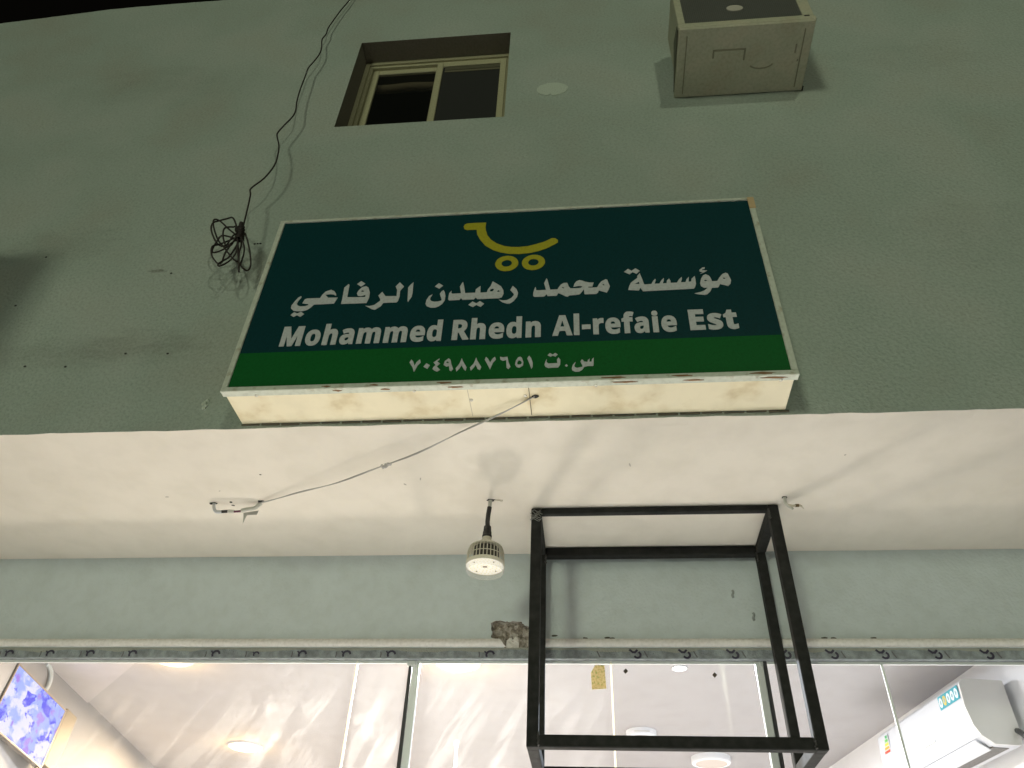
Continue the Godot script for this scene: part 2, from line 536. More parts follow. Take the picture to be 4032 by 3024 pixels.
		sh.quad_uv(Vector3(q[0] - q[2], q[1] - q[3], 0.0018), Vector3(q[0] + q[2], q[1] - q[3], 0.0018), Vector3(q[0] + q[2], q[1] + q[3], 0.0018), Vector3(q[0] - q[2], q[1] + q[3], 0.0018), Vector3(0, 0, 1))
		var sm := plain(0.20, 0.155, 0.10, 0.9) if q[4] != 7 and q[4] != 9 else plain(0.24, 0.28, 0.22, 0.9)
		sm.transparency = BaseMaterial3D.TRANSPARENCY_ALPHA
		sm.albedo_texture = stain_texture(q[4], q[5])
		obj("wall_stain", sh, sm, b)
	var chip := Shape.new()
	for k in 5:
		chip.obox(Transform3D(Basis.from_euler(Vector3(k, k * 1.7, k * 0.6)), Vector3(-1.885 + 0.008 * sin(k * 2.0), 3.968 + 0.01 * (k - 2), 0.004)), Vector3(0.009, 0.011, 0.007), 0.003)
	obj("plaster_chip", chip, M.new_plaster, b)
	obj("plaster_patch", disc(0.112, 0.086, 40, 0.003, 0.06, true), M.new_plaster, b, Vector3(-0.156, 6.775, 0)).set_meta("label", "pale round patch of fresh plaster")
	for s in [Vector2(0.801, 3.551), Vector2(0.894, 3.418)]:
		var sm := Shape.new()
		var line := PackedVector3Array()
		for k in 7: line.append(Vector3(s.x + 0.004 * sin(k * 1.1), s.y + 0.022 - 0.0075 * k, -1.3015))
		sm.tube(line, 0.007, 6)
		obj("scuff", sm, plain(0.30, 0.33, 0.32, 0.9), b)
	for s in [Vector2(-0.03, 3.296), Vector2(0.09, 3.298), Vector2(0.115, 3.295), Vector2(1.245, 3.297), Vector2(1.29, 3.296), Vector2(1.5, 3.296), Vector2(-0.2, 3.31)]:
		obj("dirt_speck", disc(0.016, 0.005, 9, 0.003, 0.4), plain(0.08, 0.08, 0.06, 0.9), b, Vector3(s.x, s.y, -1.302))
	# nicks in the white paint of the overhang
	var spots := [Vector2(-1.70, -0.40), Vector2(-0.95, -0.52), Vector2(-0.86, -0.47), Vector2(-1.98, -0.55), Vector2(-1.96, -0.70), Vector2(0.22, -0.38), Vector2(1.25, -0.33), Vector2(-2.3, -0.6)]
	for i in spots.size():
		var nick := obj("paint_nick", disc(0.006 + 0.004 * (i % 3), 0.004, 8, 0.0015, 0.5), M.dark if i == 0 or i == 4 else plain(0.45, 0.42, 0.36, 0.9), b, Vector3(spots[i].x, SOFFIT, spots[i].y))
		nick.rotation = Vector3(PI / 2, i * 0.9, 0)
	window(b, wl, wr, wb, wt)

func stain_texture(seed_: int, strength: float) -> ImageTexture:
	var im := Image.create(128, 96, false, Image.FORMAT_RGBA8)
	var f := FastNoiseLite.new()
	f.seed = seed_ * 13; f.frequency = 0.022; f.fractal_octaves = 5
	for y in 96:
		for x in 128:
			var r := Vector2(x / 64.0 - 1.0, y / 48.0 - 1.0).length()
			var a := smoothstep(1.0, 0.25, r + 0.5 * f.get_noise_2d(x, y * 1.4)) * smoothstep(1.0, 0.8, r)
			im.set_pixel(x, y, Color(1, 1, 1, a * strength * 0.5 * (0.75 + 0.5 * f.get_noise_2d(x * 3.0, y * 3.0))))
	return ImageTexture.create_from_image(im)

func disc(rx: float, ry: float, k: int, d: float, rough: float, notch := false) -> Shape:
	var p := PackedVector2Array()
	for i in k:
		var a := TAU * i / k
		var r := 1.0 + rough * (rng.randf() - 0.5)
		if notch and absf(a - 4.55) < 0.1: r *= 0.72
		p.append(Vector2(cos(a) * rx, sin(a) * ry) * r)
	var s := Shape.new()
	s.plate(p, Transform3D(), d)
	return s

func window(b: Node3D, wl: float, wr: float, wb: float, wt: float) -> void:
	var w := Node3D.new()
	w.name = "window"
	w.set_meta("label", "small sliding window with beige metal frame, one side open to the dark")
	b.add_child(w)
	var bar := func(called: String, a: Vector3, d: Vector3, m: Material) -> void: obj(called, bx(a, d, 0.004), m, w)
	var z := -0.168
	# outer frame with its double track
	for t in [[0.0, 0.034, z], [0.034, 0.058, z - 0.018]]:
		var i: float = t[0]
		var o: float = t[1]
		var f: float = t[2]
		bar.call("frame", Vector3(wl + i, wb + i, f - 0.05), Vector3(wl + o, wt - i, f), M.alu)
		bar.call("frame", Vector3(wr - o, wb + i, f - 0.05), Vector3(wr - i, wt - i, f), M.alu)
		bar.call("frame", Vector3(wl + o, wt - o, f - 0.052), Vector3(wr - o, wt - i, f - 0.001), M.alu)
		bar.call("frame", Vector3(wl + o, wb + i, f - 0.052), Vector3(wr - o, wb + o, f - 0.001), M.alu)
	var mid := (wl + wr) / 2
	for side in 2:
		var l: float = wl + 0.06 if side == 0 else mid - 0.005
		var r: float = mid + 0.03 if side == 0 else wr - 0.045
		var f: float = z - 0.045 if side == 0 else z - 0.012
		bar.call("sash", Vector3(l, wb + 0.03, f - 0.025), Vector3(l + 0.05, wt - 0.055, f), M.alu)
		bar.call("sash", Vector3(r - 0.05, wb + 0.03, f - 0.025), Vector3(r, wt - 0.055, f), M.alu)
		bar.call("sash", Vector3(l + 0.05, wt - 0.115, f - 0.026), Vector3(r - 0.05, wt - 0.056, f - 0.001), M.alu)
		bar.call("sash", Vector3(l + 0.05, wb + 0.03, f - 0.026), Vector3(r - 0.05, wb + 0.08, f - 0.001), M.alu)
		var g := Shape.new()
		g.quad(Vector3(l + 0.048, wb + 0.06, f - 0.012), Vector3(r - 0.048, wb + 0.06, f - 0.012), Vector3(r - 0.048, wt - 0.1, f - 0.012), Vector3(l + 0.048, wt - 0.1, f - 0.012), Vector3(0, 0, 1))
		obj("pane" if side == 0 else "insect_screen", g, M.window_glass if side == 0 else M.insect_screen, w)
	bar.call("screen_rail", Vector3(mid + 0.06, wt - 0.20, z - 0.024), Vector3(wr - 0.096, wt - 0.175, z - 0.018), plain(0.13, 0.12, 0.07, 0.6))
	bar.call("screen_rail", Vector3(mid + 0.06, wt - 0.165, z - 0.024), Vector3(wr - 0.096, wt - 0.12, z - 0.019), plain(0.09, 0.085, 0.05, 0.6))
	# the dim room behind: a rolled blind under its ceiling
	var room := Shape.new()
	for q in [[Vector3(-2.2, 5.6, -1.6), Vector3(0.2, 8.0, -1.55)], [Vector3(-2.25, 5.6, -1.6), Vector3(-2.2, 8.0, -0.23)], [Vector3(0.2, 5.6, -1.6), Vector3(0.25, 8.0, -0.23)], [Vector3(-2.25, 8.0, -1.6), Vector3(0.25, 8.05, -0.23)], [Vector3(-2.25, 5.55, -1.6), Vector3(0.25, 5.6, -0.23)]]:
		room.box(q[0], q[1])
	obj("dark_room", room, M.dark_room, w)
	var roll := Shape.new()
	var line := PackedVector3Array()
	for k in 13: line.append(Vector3(-1.62 + k * 0.05, 7.5 - 0.008 * sin(k * 0.8), -0.31))
	roll.tube(line, 0.035, 10)
	obj("blind", roll, plain(0.16, 0.13, 0.07, 0.8), w)

func ribbon(p: PackedVector2Array, wd: float) -> Shape:
	var s := Shape.new()
	for i in p.size() - 1:
		var a := p[i]
		var d := p[i + 1]
		var e := (d - a).normalized() * wd * 0.35
		var o := (d - a).normalized().orthogonal() * wd / 2
		var q := [a - e - o, d + e - o, d + e + o, a - e + o]
		s.quad(Vector3(q[0].x, q[0].y, 0.0004 * i), Vector3(q[1].x, q[1].y, 0.0004 * i), Vector3(q[2].x, q[2].y, 0.0004 * i), Vector3(q[3].x, q[3].y, 0.0004 * i), Vector3(0, 0, 1))
	return s

func shop_front() -> void:
	var f := thing("storefront", "frameless glass shop front under a grey head rail in printed film", "shop front")
	var rail := obj("head_rail", bx(Vector3(-3.7, 3.186, -1.37), Vector3(2.57, 3.2462, -1.312), 0.003), M.film, f)
	rail.set_meta("label", "grey head rail still wrapped in printed protective film")
	# ragged plaster along the top of the rail
	var nz := FastNoiseLite.new()
	nz.seed = 77; nz.frequency = 1.6; nz.fractal_octaves = 5
	var smear := Shape.new()
	var x := -3.7
	while x < 2.55:
		var d := x + 0.02
		var ya := 3.229 - 0.022 * maxf(-0.3, nz.get_noise_1d(x * 1.3)) - 0.004 * nz.get_noise_1d(x * 14.0)
		var yb := 3.229 - 0.022 * maxf(-0.3, nz.get_noise_1d(d * 1.3)) - 0.004 * nz.get_noise_1d(d * 14.0)
		smear.quad(Vector3(x, ya, -1.3095), Vector3(d, yb, -1.3095), Vector3(d, 3.2455, -1.3085), Vector3(x, 3.2455, -1.3085), Vector3(0, 0, 1))
		x = d
	obj("plaster_smear", smear, surfaced(plain(0.34, 0.35, 0.31, 0.85), null, M.paint.heightmap_texture, 3.0, 0.6), rail)
	# the print on the film, its upper half hidden by plaster
	var hook := PackedVector2Array()
	for k in 9: hook.append(Vector2(0.021 * cos(3.6 - k * 0.42), 0.0 + 0.019 * sin(3.6 - k * 0.42)))
	var left_mesh := ribbon(hook, 0.011).mesh()
	var dot_mesh := ribbon(PackedVector2Array([Vector2(-0.03, 0.018), Vector2(-0.024, 0.012)]), 0.008).mesh()
	var tail := PackedVector2Array([Vector2(-0.034, 0.021), Vector2(-0.02, 0.009), Vector2(-0.008, 0.008), Vector2(0.004, 0.019)])
	var bowl := PackedVector2Array()
	for k in 9: bowl.append(Vector2(0.004 + 0.0175 * cos(0.9 - k * 0.42), -0.006 + 0.0165 * sin(0.9 - k * 0.42)))
	var tail_mesh := ribbon(tail, 0.011).mesh()
	var bowl_mesh := ribbon(bowl, 0.011).mesh()
	var tick := ribbon(PackedVector2Array([Vector2(0.044, 0.014), Vector2(0.05, 0.0), Vector2(0.058, -0.016)]), 0.007).mesh()
	var tick_l := ribbon(PackedVector2Array([Vector2(-0.062, 0.014), Vector2(-0.059, 0.002), Vector2(-0.061, -0.014)]), 0.006).mesh()
	var z := -1.3078
	for px in [-3.375, -3.123, -2.877, -2.62, -2.123, -1.886, -1.617, -1.362, -1.107, -0.554]:
		var sc := 1.0 if px != -1.886 else 0.7
		for m in [left_mesh, dot_mesh]:
			obj("printed_mark", m, M.ink, rail, Vector3(px, 3.206, z)).scale = Vector3(sc, sc, 1)
		obj("printed_mark", tick_l, M.faint_ink, rail, Vector3(px, 3.207, z))
	for px in [-0.012, 0.243, 0.506, 0.76, 1.031, 1.274, 1.532, 1.798, 2.055, 2.31]:
		if px > 0.1:
			for m in [tail_mesh, bowl_mesh]:
				obj("printed_mark", m, M.ink, rail, Vector3(px, 3.2125, z))
		obj("printed_mark", tick, M.faint_ink, rail, Vector3(px, 3.211, z))
	# panes with their joints
	var joints := [-3.68, -1.305, -1.0, 0.104, 0.92, 1.52, 2.56]
	for i in joints.size() - 1:
		var a: float = joints[i] + 0.004
		var d: float = joints[i + 1] - 0.004
		var g := Shape.new()
		g.quad(Vector3(a, 0.13, -1.35), Vector3(d, 0.13, -1.35), Vector3(d, 3.186, -1.35), Vector3(a, 3.186, -1.35), Vector3(0, 0, 1))
		obj("glass_pane", g, M.glass, f)
	for j in [[-1.305, 0.0042, M.silicone], [0.104, 0.0042, M.silicone], [1.52, 0.006, M.glass_edge]]:
		obj("silicone_joint", bx(Vector3(j[0] - j[1], 0.13, -1.356), Vector3(j[0] + j[1], 3.186, -1.344), 0.001), j[2], f)
	for j in [[-1.0, 1.0], [0.92, -1.0]]:
		obj("door_gasket", bx(Vector3(j[0] - 0.009, 0.13, -1.372), Vector3(j[0] + 0.009, 3.186, -1.34)), M.gasket, f)
		obj("door_edge", bx(Vector3(j[0] + 0.010 * j[1], 0.13, -1.362), Vector3(j[0] + 0.052 * j[1], 3.18, -1.342), 0.004), M.glass_edge, f)
		obj("pivot_clip", bx(Vector3(j[0] - 0.02, 3.155, -1.366), Vector3(j[0] + 0.03 * j[1], 3.186, -1.336), 0.004), M.glass_edge, f)
	obj("glass_edge_strip", bx(Vector3(-3.68, 3.172, -1.356), Vector3(2.56, 3.1855, -1.345)), M.glass_edge, f)
	obj("sill", bx(Vector3(-3.7, 0.0, -1.45), Vector3(2.57, 0.13, -1.31), 0.01), M.paint, f)
	# dried soap wiped over the glass, plus an even glare veil
	for s in [[-3.4, -1.32, 2.35, 3.17, 3, 1.0, Vector2(2.05, 0.38)], [-1.29, -1.02, 2.35, 3.17, 9, 0.45, Vector2(0.1, 0.5)], [-0.93, 0.09, 2.35, 3.17, 17, 0.3, Vector2(0.5, 0.75)]]:
		var sh := Shape.new()
		sh.quad_uv(Vector3(s[0], s[2], -1.3465), Vector3(s[1], s[2], -1.3465), Vector3(s[1], s[3], -1.3465), Vector3(s[0], s[3], -1.3465), Vector3(0, 0, 1))
		var m := plain(0.9, 0.88, 0.84, 0.8)
		m.transparency = BaseMaterial3D.TRANSPARENCY_ALPHA
		m.albedo_texture = smear_texture(s[4], (s[1] - s[0]) / (s[3] - s[2]), s[5], s[6])
		m.backlight_enabled = true
		m.backlight = Color(0.95, 0.95, 0.95)
		obj("soap_smear", sh, m, f)

func smear_texture(seed_: int, aspect: float, body: float, clump: Vector2) -> ImageTexture:
	var h := 320
	var w := int(h * clampf(aspect, 0.4, 2.8))
	var im := Image.create(w, h, false, Image.FORMAT_RGBA8)
	var a := FastNoiseLite.new()
	a.seed = seed_; a.frequency = 1.0; a.fractal_octaves = 4
	var st := FastNoiseLite.new()
	st.seed = seed_ + 9; st.frequency = 1.0; st.fractal_octaves = 2
	var m := FastNoiseLite.new()
	m.seed = seed_ + 5; m.frequency = 1.0; m.fractal_octaves = 3
	for y in h:
		for x in w:
			var u := float(x) / h
			var v := float(y) / h
			# wiping strokes lean to the right
			var p := u * 0.86 + v * 0.5 + 0.03 * m.get_noise_2d(u * 1.5, v * 1.5)
			var q := u * 0.5 - v * 0.86
			var broad := st.get_noise_2d(p * 6.0 + 3.0, q * 1.1)
			var wisp := st.get_noise_2d(p * 19.0 + 20.0, q * 1.5)
			var ragged := a.get_noise_2d(p * 6.0 + 5.0, q * 3.2) + 0.22 * a.get_noise_2d(u * 16.0 + 70.0, v * 16.0)
			var near := Vector2((u - clump.x) * 1.2, (v - clump.y) * 1.0).length()
			var thick := smoothstep(-0.05, 0.45, ragged) * smoothstep(0.48, 0.05, near)
			var faint := smoothstep(-0.1, 0.55, broad + 0.45 * wisp) * smoothstep(0.05, 0.4, v)
			var k := body * thick + 0.7 * faint * (1.0 if body > 0.9 else 0.55)
			var glare_haze := 0.22  # even veil added over the soap, for glare around the lamps
			var edge := smoothstep(0.0, 0.1, float(x) / w) * smoothstep(1.0, 0.96, float(x) / w) * smoothstep(0.0, 0.03, v) * smoothstep(1.0, 0.9, v)
			im.set_pixel(x, y, Color(1, 1, 1, clampf((k + glare_haze) * 0.075 * edge, 0, 1)))
	return ImageTexture.create_from_image(im)

func shop_room() -> void:
	var y0 := 0.1
	var y1 := 3.5
	var l0 := Vector3(-3.664, 0, -1.45)
	var l1 := Vector3(-4.54, 0, -6.5)
	var r0 := Vector3(2.525, 0, -1.45)
	var r1 := Vector3(1.755, 0, -6.5)
	var up := Vector3.UP
	struct("shop_floor", bx(Vector3(-4.8, -0.05, -6.7), Vector3(2.7, y0, -1.45)), M.shop_floor)
	struct("shop_ceiling", bx(Vector3(-4.8, y1, -6.7), Vector3(2.7, y1 + 0.1, -1.475)), M.ceiling)
	# a paler triangle at the left of the ceiling, set slightly lower
	var tri := Shape.new()
	tri.plate(PackedVector2Array([Vector2(-3.198, -2.271), Vector2(-3.95, -3.07), Vector2(-3.75, -1.9), Vector2(-3.62, -1.50), Vector2(-2.47, -1.50)]), Transform3D(Basis(Vector3.RIGHT, Vector3(0, 0, 1), Vector3.DOWN), Vector3(0, y1 - 0.0005, 0)), 0.012)
	struct("pale_ceiling_corner", tri, surfaced(plain(0.48, 0.46, 0.475, 0.8), M.ceiling.albedo_texture, null, 1.0, 0.0))
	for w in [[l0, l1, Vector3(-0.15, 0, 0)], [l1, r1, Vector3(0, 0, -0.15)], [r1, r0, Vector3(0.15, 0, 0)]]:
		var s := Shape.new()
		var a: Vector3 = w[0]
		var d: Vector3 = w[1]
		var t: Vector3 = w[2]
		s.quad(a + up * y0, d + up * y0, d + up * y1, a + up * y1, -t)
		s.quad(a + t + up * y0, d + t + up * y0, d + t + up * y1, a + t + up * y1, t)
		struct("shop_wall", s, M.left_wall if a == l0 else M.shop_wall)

func shop_sign() -> void:
	var s := thing("shop_sign", "dark green light box sign with yellow trolley emblem and two scripts of lettering", "sign", Vector3(-1.664, 3.834, 0))
	sign_node = s
	var w := 2.592
	var h := 1.238
	var zf := 0.252
	obj("box", bx(Vector3(0.006, 0.004, 0.002), Vector3(w - 0.012, h - 0.004, zf - 0.004), 0.003), M.cream, s)
	# the front frame
	var lip := 0.012
	obj("frame", bx(Vector3(-0.004, -0.004, zf - 0.03), Vector3(w + 0.002, 0.023, zf + lip), 0.003), M.trim, s)
	obj("frame", bx(Vector3(-0.004, h - 0.014, zf - 0.03), Vector3(w + 0.002, h + 0.004, zf + lip), 0.003), M.trim, s)
	obj("frame", bx(Vector3(-0.0035, 0.0235, zf - 0.03), Vector3(0.024, h - 0.0145, zf + lip - 0.001), 0.003), M.trim, s)
	obj("frame", bx(Vector3(w - 0.028, 0.0235, zf - 0.03), Vector3(w + 0.0015, h - 0.0145, zf + lip - 0.001), 0.003), M.trim, s)
	obj("corner_tape", bx(Vector3(w - 0.030, h - 0.09, zf + lip - 0.002), Vector3(w + 0.0035, h + 0.002, zf + lip + 0.0015)), M.tape, s)
	var band := 0.240
	obj("upper_panel", bx(Vector3(0.024, band, zf - 0.01), Vector3(w - 0.028, h - 0.0145, zf + 0.003)), M.teal, s)
	obj("lower_panel", bx(Vector3(0.024, 0.0235, zf - 0.01), Vector3(w - 0.028, band - 0.0005, zf + 0.003)), M.green, s)
	# the bottom sheet: seam, screws, rust, hole for the cable
	obj("seam", bx(Vector3(1.418, -0.0005, 0.02), Vector3(1.421, 0.004, 0.235)), plain(0.2, 0.17, 0.12, 0.9), s)
	obj("seam", bx(Vector3(1.14, 0.0028, 0.02), Vector3(1.1425, 0.0045, 0.235)), plain(0.5, 0.45, 0.33, 0.9), s)
	for q in [Vector2(0.16, 0.228), Vector2(0.90, 0.228), Vector2(1.72, 0.228), Vector2(2.52, 0.228), Vector2(1.15, 0.14), Vector2(1.40, 0.16)]:
		var sc := Shape.new()
		sc.lathe(Vector3.ZERO, [Vector2(0.0085, 0.0), Vector2(0.007, -0.004), Vector2(0.002, -0.006), Vector2(0.0, -0.006)], 12)
		obj("screw", sc, M.screw, s, Vector3(q.x, 0.0042 if q.y < 0.22 else -0.004, q.y))
	for q in [Vector3(0.5, 0.02, 0.02), Vector3(1.05, 0.035, 0.012), Vector3(1.8, 0.05, 0.03), Vector3(2.1, 0.04, 0.02), Vector3(2.44, 0.06, 0.03), Vector3(0.72, 0.02, 0.01)]:
		var rs := disc(q.y, 0.005, 12, 0.0015, 0.7)
		obj("rust_patch", rs, M.rust, s, Vector3(q.x, 0.0075, zf + lip - 0.0005))
		obj("rust_patch", rs, M.rust, s, Vector3(q.x + 0.05, -0.0045, zf - 0.006)).rotation.x = PI / 2
	obj("cable_hole", disc(0.016, 0.011, 12, 0.003, 0.4), M.dark, s, Vector3(1.445, 0.0035, 0.155)).rotation.x = PI / 2
	# ragged dark gap where the box meets the wall
	var gap := Shape.new()
	for k in 26:
		gap.obox(Transform3D(Basis(), Vector3(0.05 + k * 0.1, -0.002 + 0.002 * sin(k * 2.4), 0.004)), Vector3(0.045, 0.004 + 0.002 * sin(k * 1.3), 0.003), 0.001)
	obj("sealant", gap, plain(0.12, 0.11, 0.08, 0.9), s)
	# lettering
	lettering()
	for q in [["Mohammed", 0.209, 1.0, 0.279], ["Rhedn", 1.05, 1.473, 0.281], ["Al-refaie", 1.527, 2.105, 0.285], ["Est", 2.163, 2.383, 0.290]]:
		word(q[0], q[1], q[2], q[3], 0.124)

func word(text: String, x0: float, x1: float, y0: float, high: float) -> void:
	# heavy letters: the outlines of a bold face, grown a little; each letter a piece of its own
	var f := SystemFont.new()
	f.font_names = PackedStringArray(["Droid Sans"])
	f.font_weight = 700
	var ts := TextServerManager.get_primary_interface()
	var rid: RID = f.get_rids()[0]
	var size := 256
	var k := high / cap_height(ts, rid, size)
	var pen := 0.0
	var letters := []
	var grow := 0.0042 / k
	for i in text.length():
		var g: int = ts.font_get_glyph_index(rid, size, text.unicode_at(i), 0)
		letters.append([outlines(ts, rid, size, g, grow), pen])
		pen += ts.font_get_glyph_advance(rid, size, g).x + grow * 1.2
	var lo := INF
	var hi := -INF
	for l in letters:
		for p in l[0][0]:
			for v in p:
				lo = minf(lo, v.x + l[1]); hi = maxf(hi, v.x + l[1])
	var sx: float = (x1 - x0) / (hi - lo)
	for l in letters:
		for outer in l[0][0]:
			var pts := PackedVector2Array()
			for v in outer: pts.append(Vector2(x0 + (v.x + l[1] - lo) * sx, y0 + v.y * k))
			var holes := []
			for hole in l[0][1]:
				if not Geometry2D.is_point_in_polygon(hole[0], outer): continue
				var hp := PackedVector2Array()
				for v in hole: hp.append(Vector2(x0 + (v.x + l[1] - lo) * sx, y0 + v.y * k))
				holes.append(hp)
			cut_letter("letter", pts, holes, M.letter)

func cap_height(ts: TextServer, rid: RID, size: int) -> float:
	var h := 0.0
	for p in ts.font_get_glyph_contours(rid, size, ts.font_get_glyph_index(rid, size, 69, 0)).points: h = maxf(h, -p.y)
	return h

func area_of(p: PackedVector2Array) -> float:
	var a := 0.0
	for i in p.size(): a += p[i].cross(p[(i + 1) % p.size()])
	return a / 2.0

func outlines(ts: TextServer, rid: RID, size: int, g: int, grow: float) -> Array:
	var c: Dictionary = ts.font_get_glyph_contours(rid, size, g)
	var polys := []
	var from := 0
	for e in c.contours:
		var raw := []
		for i in range(from, e + 1): raw.append(Vector3(c.points[i].x, -c.points[i].y, c.points[i].z))
		from = e + 1
		var full := []
		for i in raw.size():
			var p: Vector3 = raw[i]
			var q: Vector3 = raw[(i + 1) % raw.size()]
			full.append(p)
			if p.z == 0.0 and q.z == 0.0: full.append(Vector3((p.x + q.x) / 2, (p.y + q.y) / 2, 1))
		var flat := PackedVector2Array()
		var n := full.size()
		for i in n:
			var p: Vector3 = full[i]
			if p.z != 0.0:
				flat.append(Vector2(p.x, p.y))
			else:
				var a: Vector3 = full[(i - 1 + n) % n]
				var b: Vector3 = full[(i + 1) % n]
				for t in [0.25, 0.5, 0.75]:
					flat.append(Vector2(a.x, a.y) * (1 - t) * (1 - t) + Vector2(p.x, p.y) * 2 * t * (1 - t) + Vector2(b.x, b.y) * t * t)
		polys.append(flat)
	var out := [[], []]
	for i in polys.size():
		var inside := false
		for j in polys.size():
			if j != i and absf(area_of(polys[j])) > absf(area_of(polys[i])) and Geometry2D.is_point_in_polygon(polys[i][0], polys[j]): inside = true
		var best := PackedVector2Array()
		for s in [grow, -grow]:
			var r := Geometry2D.offset_polygon(polys[i], s * (0.55 if inside else 1.0), Geometry2D.JOIN_MITER)
			if r.size() == 0: continue
			var grew := absf(area_of(r[0])) > absf(area_of(polys[i]))
			if grew != inside: best = r[0]
		if best.size() == 0: best = polys[i]
		out[1 if inside else 0].append(best)
	return out

func glyph(kind: String, pts: Array, holes: Array) -> void:
	var poly := PackedVector2Array()
	for i in range(0, pts.size(), 2): poly.append(Vector2(pts[i], pts[i + 1]) / 2000.0)
	var hs := []
	for hl in holes:
		var hp := PackedVector2Array()
		for i in range(0, hl.size(), 2): hp.append(Vector2(hl[i], hl[i + 1]) / 2000.0)
		hs.append(hp)
	cut_letter({"a": "script_letter", "n": "number_character", "y": "trolley_emblem"}[kind], poly, hs, M.yellow if kind == "y" else M.letter)

func cut_letter(called: String, poly: PackedVector2Array, holes: Array, mat: Material) -> void:
	for hl in holes:
		var hp: PackedVector2Array = hl
		if Geometry2D.is_polygon_clockwise(hp) == Geometry2D.is_polygon_clockwise(poly): hp.reverse()
		var best := INF
		var bi := 0
		var bj := 0
		for i in poly.size():
			for j in hp.size():
				var d := poly[i].distance_squared_to(hp[j])
				if d < best:
					best = d; bi = i; bj = j
		var nxt := poly[(bi + 1) % poly.size()]
		var eps := (nxt - poly[bi]).normalized() * 0.0001
		var hd := (hp[(bj - 1 + hp.size()) % hp.size()] - hp[bj]).normalized() * 0.0001
		var out := PackedVector2Array()
		for i in bi + 1: out.append(poly[i])
		for j in hp.size(): out.append(hp[(bj + j) % hp.size()])
		out.append(hp[bj] + hd)
		out.append(poly[bi] + eps)
		for i in range(bi + 1, poly.size()): out.append(poly[i])
		poly = out
	var sh := Shape.new()
	sh.plate(poly, Transform3D(), 0.002)
	if sh.v.size() < poly.size() * 6 + 6: push_warning("letter not filled: %s %s" % [called, str(poly.slice(0, 2))])
	obj(called, sh, mat, sign_node, Vector3(0, 0, 0.2555))

func steel_frame() -> void:
	var f := thing("steel_frame", "empty black square tube box frame hung under the white overhang", "metal frame", Vector3(0.357, 2.59, -1.02))
	var o := f.position
	var xl := -0.301
	var xr := 1.006
	var zf := -0.775
	var zb := -1.272
	var t := 0.054
	var yb := 2.59
	var yt := 3.809
	var bar := func(called: String, a: Vector3, d: Vector3) -> void: obj(called, bx(a - o, d - o, 0.004), M.black_steel, f)
	bar.call("front_post", Vector3(xl, yb, zf - t), Vector3(xl + t, yt, zf))
	bar.call("front_post", Vector3(xr - t, yb, zf - t), Vector3(xr, yt, zf))
	bar.call("back_post", Vector3(xl + 0.004, yb - 0.022, zb), Vector3(xl + t, yt, zb + t))
	bar.call("back_post", Vector3(xr - t, yb - 0.022, zb), Vector3(xr - 0.004, yt, zb + t))
	bar.call("top_bar", Vector3(xl + t, yt - 0.034, zf - 0.036), Vector3(xr - t, yt, zf - 0.001))
	bar.call("top_bar", Vector3(xl + t, yt - 0.054, zb + 0.001), Vector3(xr - t, yt, zb + t - 0.001))
	bar.call("top_bar", Vector3(xl + 0.001, yt - 0.05, zb + t), Vector3(xl + t - 0.001, yt, zf - t))
	bar.call("top_bar", Vector3(xr - t + 0.001, yt - 0.05, zb + t), Vector3(xr - 0.001, yt, zf - t))
	bar.call("bottom_bar", Vector3(xl + t, yb + 0.001, zf - t + 0.001), Vector3(xr - t, yb + t, zf - 0.001))
	bar.call("bottom_bar", Vector3(xl + t, yb - 0.021, zb + 0.001), Vector3(xr - t, yb + t - 0.022, zb + t - 0.001))
	bar.call("bottom_bar", Vector3(xl + 0.001, yb + 0.001, zb + t), Vector3(xl + t - 0.001, yb + t, zf - t))
	bar.call("bottom_bar", Vector3(xr - t + 0.001, yb + 0.001, zb + t), Vector3(xr - 0.001, yb + t, zf - t))
	# torn tape at the upper left corner, weld beads at the others
	var tp := Shape.new()
	for k in 7:
		var p := PackedVector3Array()
		for j in 5: p.append(Vector3(xl - 0.002 + 0.014 * j + 0.006 * sin(k * 2.0 + j), yt - 0.02 - 0.009 * k + 0.008 * sin(j * 1.9 + k), zf + 0.003 + 0.003 * sin(j + k * 1.3)) - o)
		tp.tube(p, 0.0018, 5)
	obj("torn_tape", tp, plain(0.3, 0.3, 0.28, 0.3), f)
	for c in [Vector3(xl + t, yb + t, zf), Vector3(xr - t, yb + t, zf), Vector3(xr - t, yt - 0.034, zf), Vector3(xl + t, yt - 0.054, zb + t), Vector3(xr - t, yt - 0.054, zb + t)]:
		var wd := Shape.new()
		for k in 6: wd.obox(Transform3D(Basis.from_euler(Vector3(k, k * 2.0, 0)), c - o + Vector3(0.002 * sin(k * 3.0), -0.01 * k + 0.004, 0.001)), Vector3(0.004, 0.006, 0.003), 0.001)
		obj("weld_bead", wd, plain(0.05, 0.048, 0.045, 0.4), f)

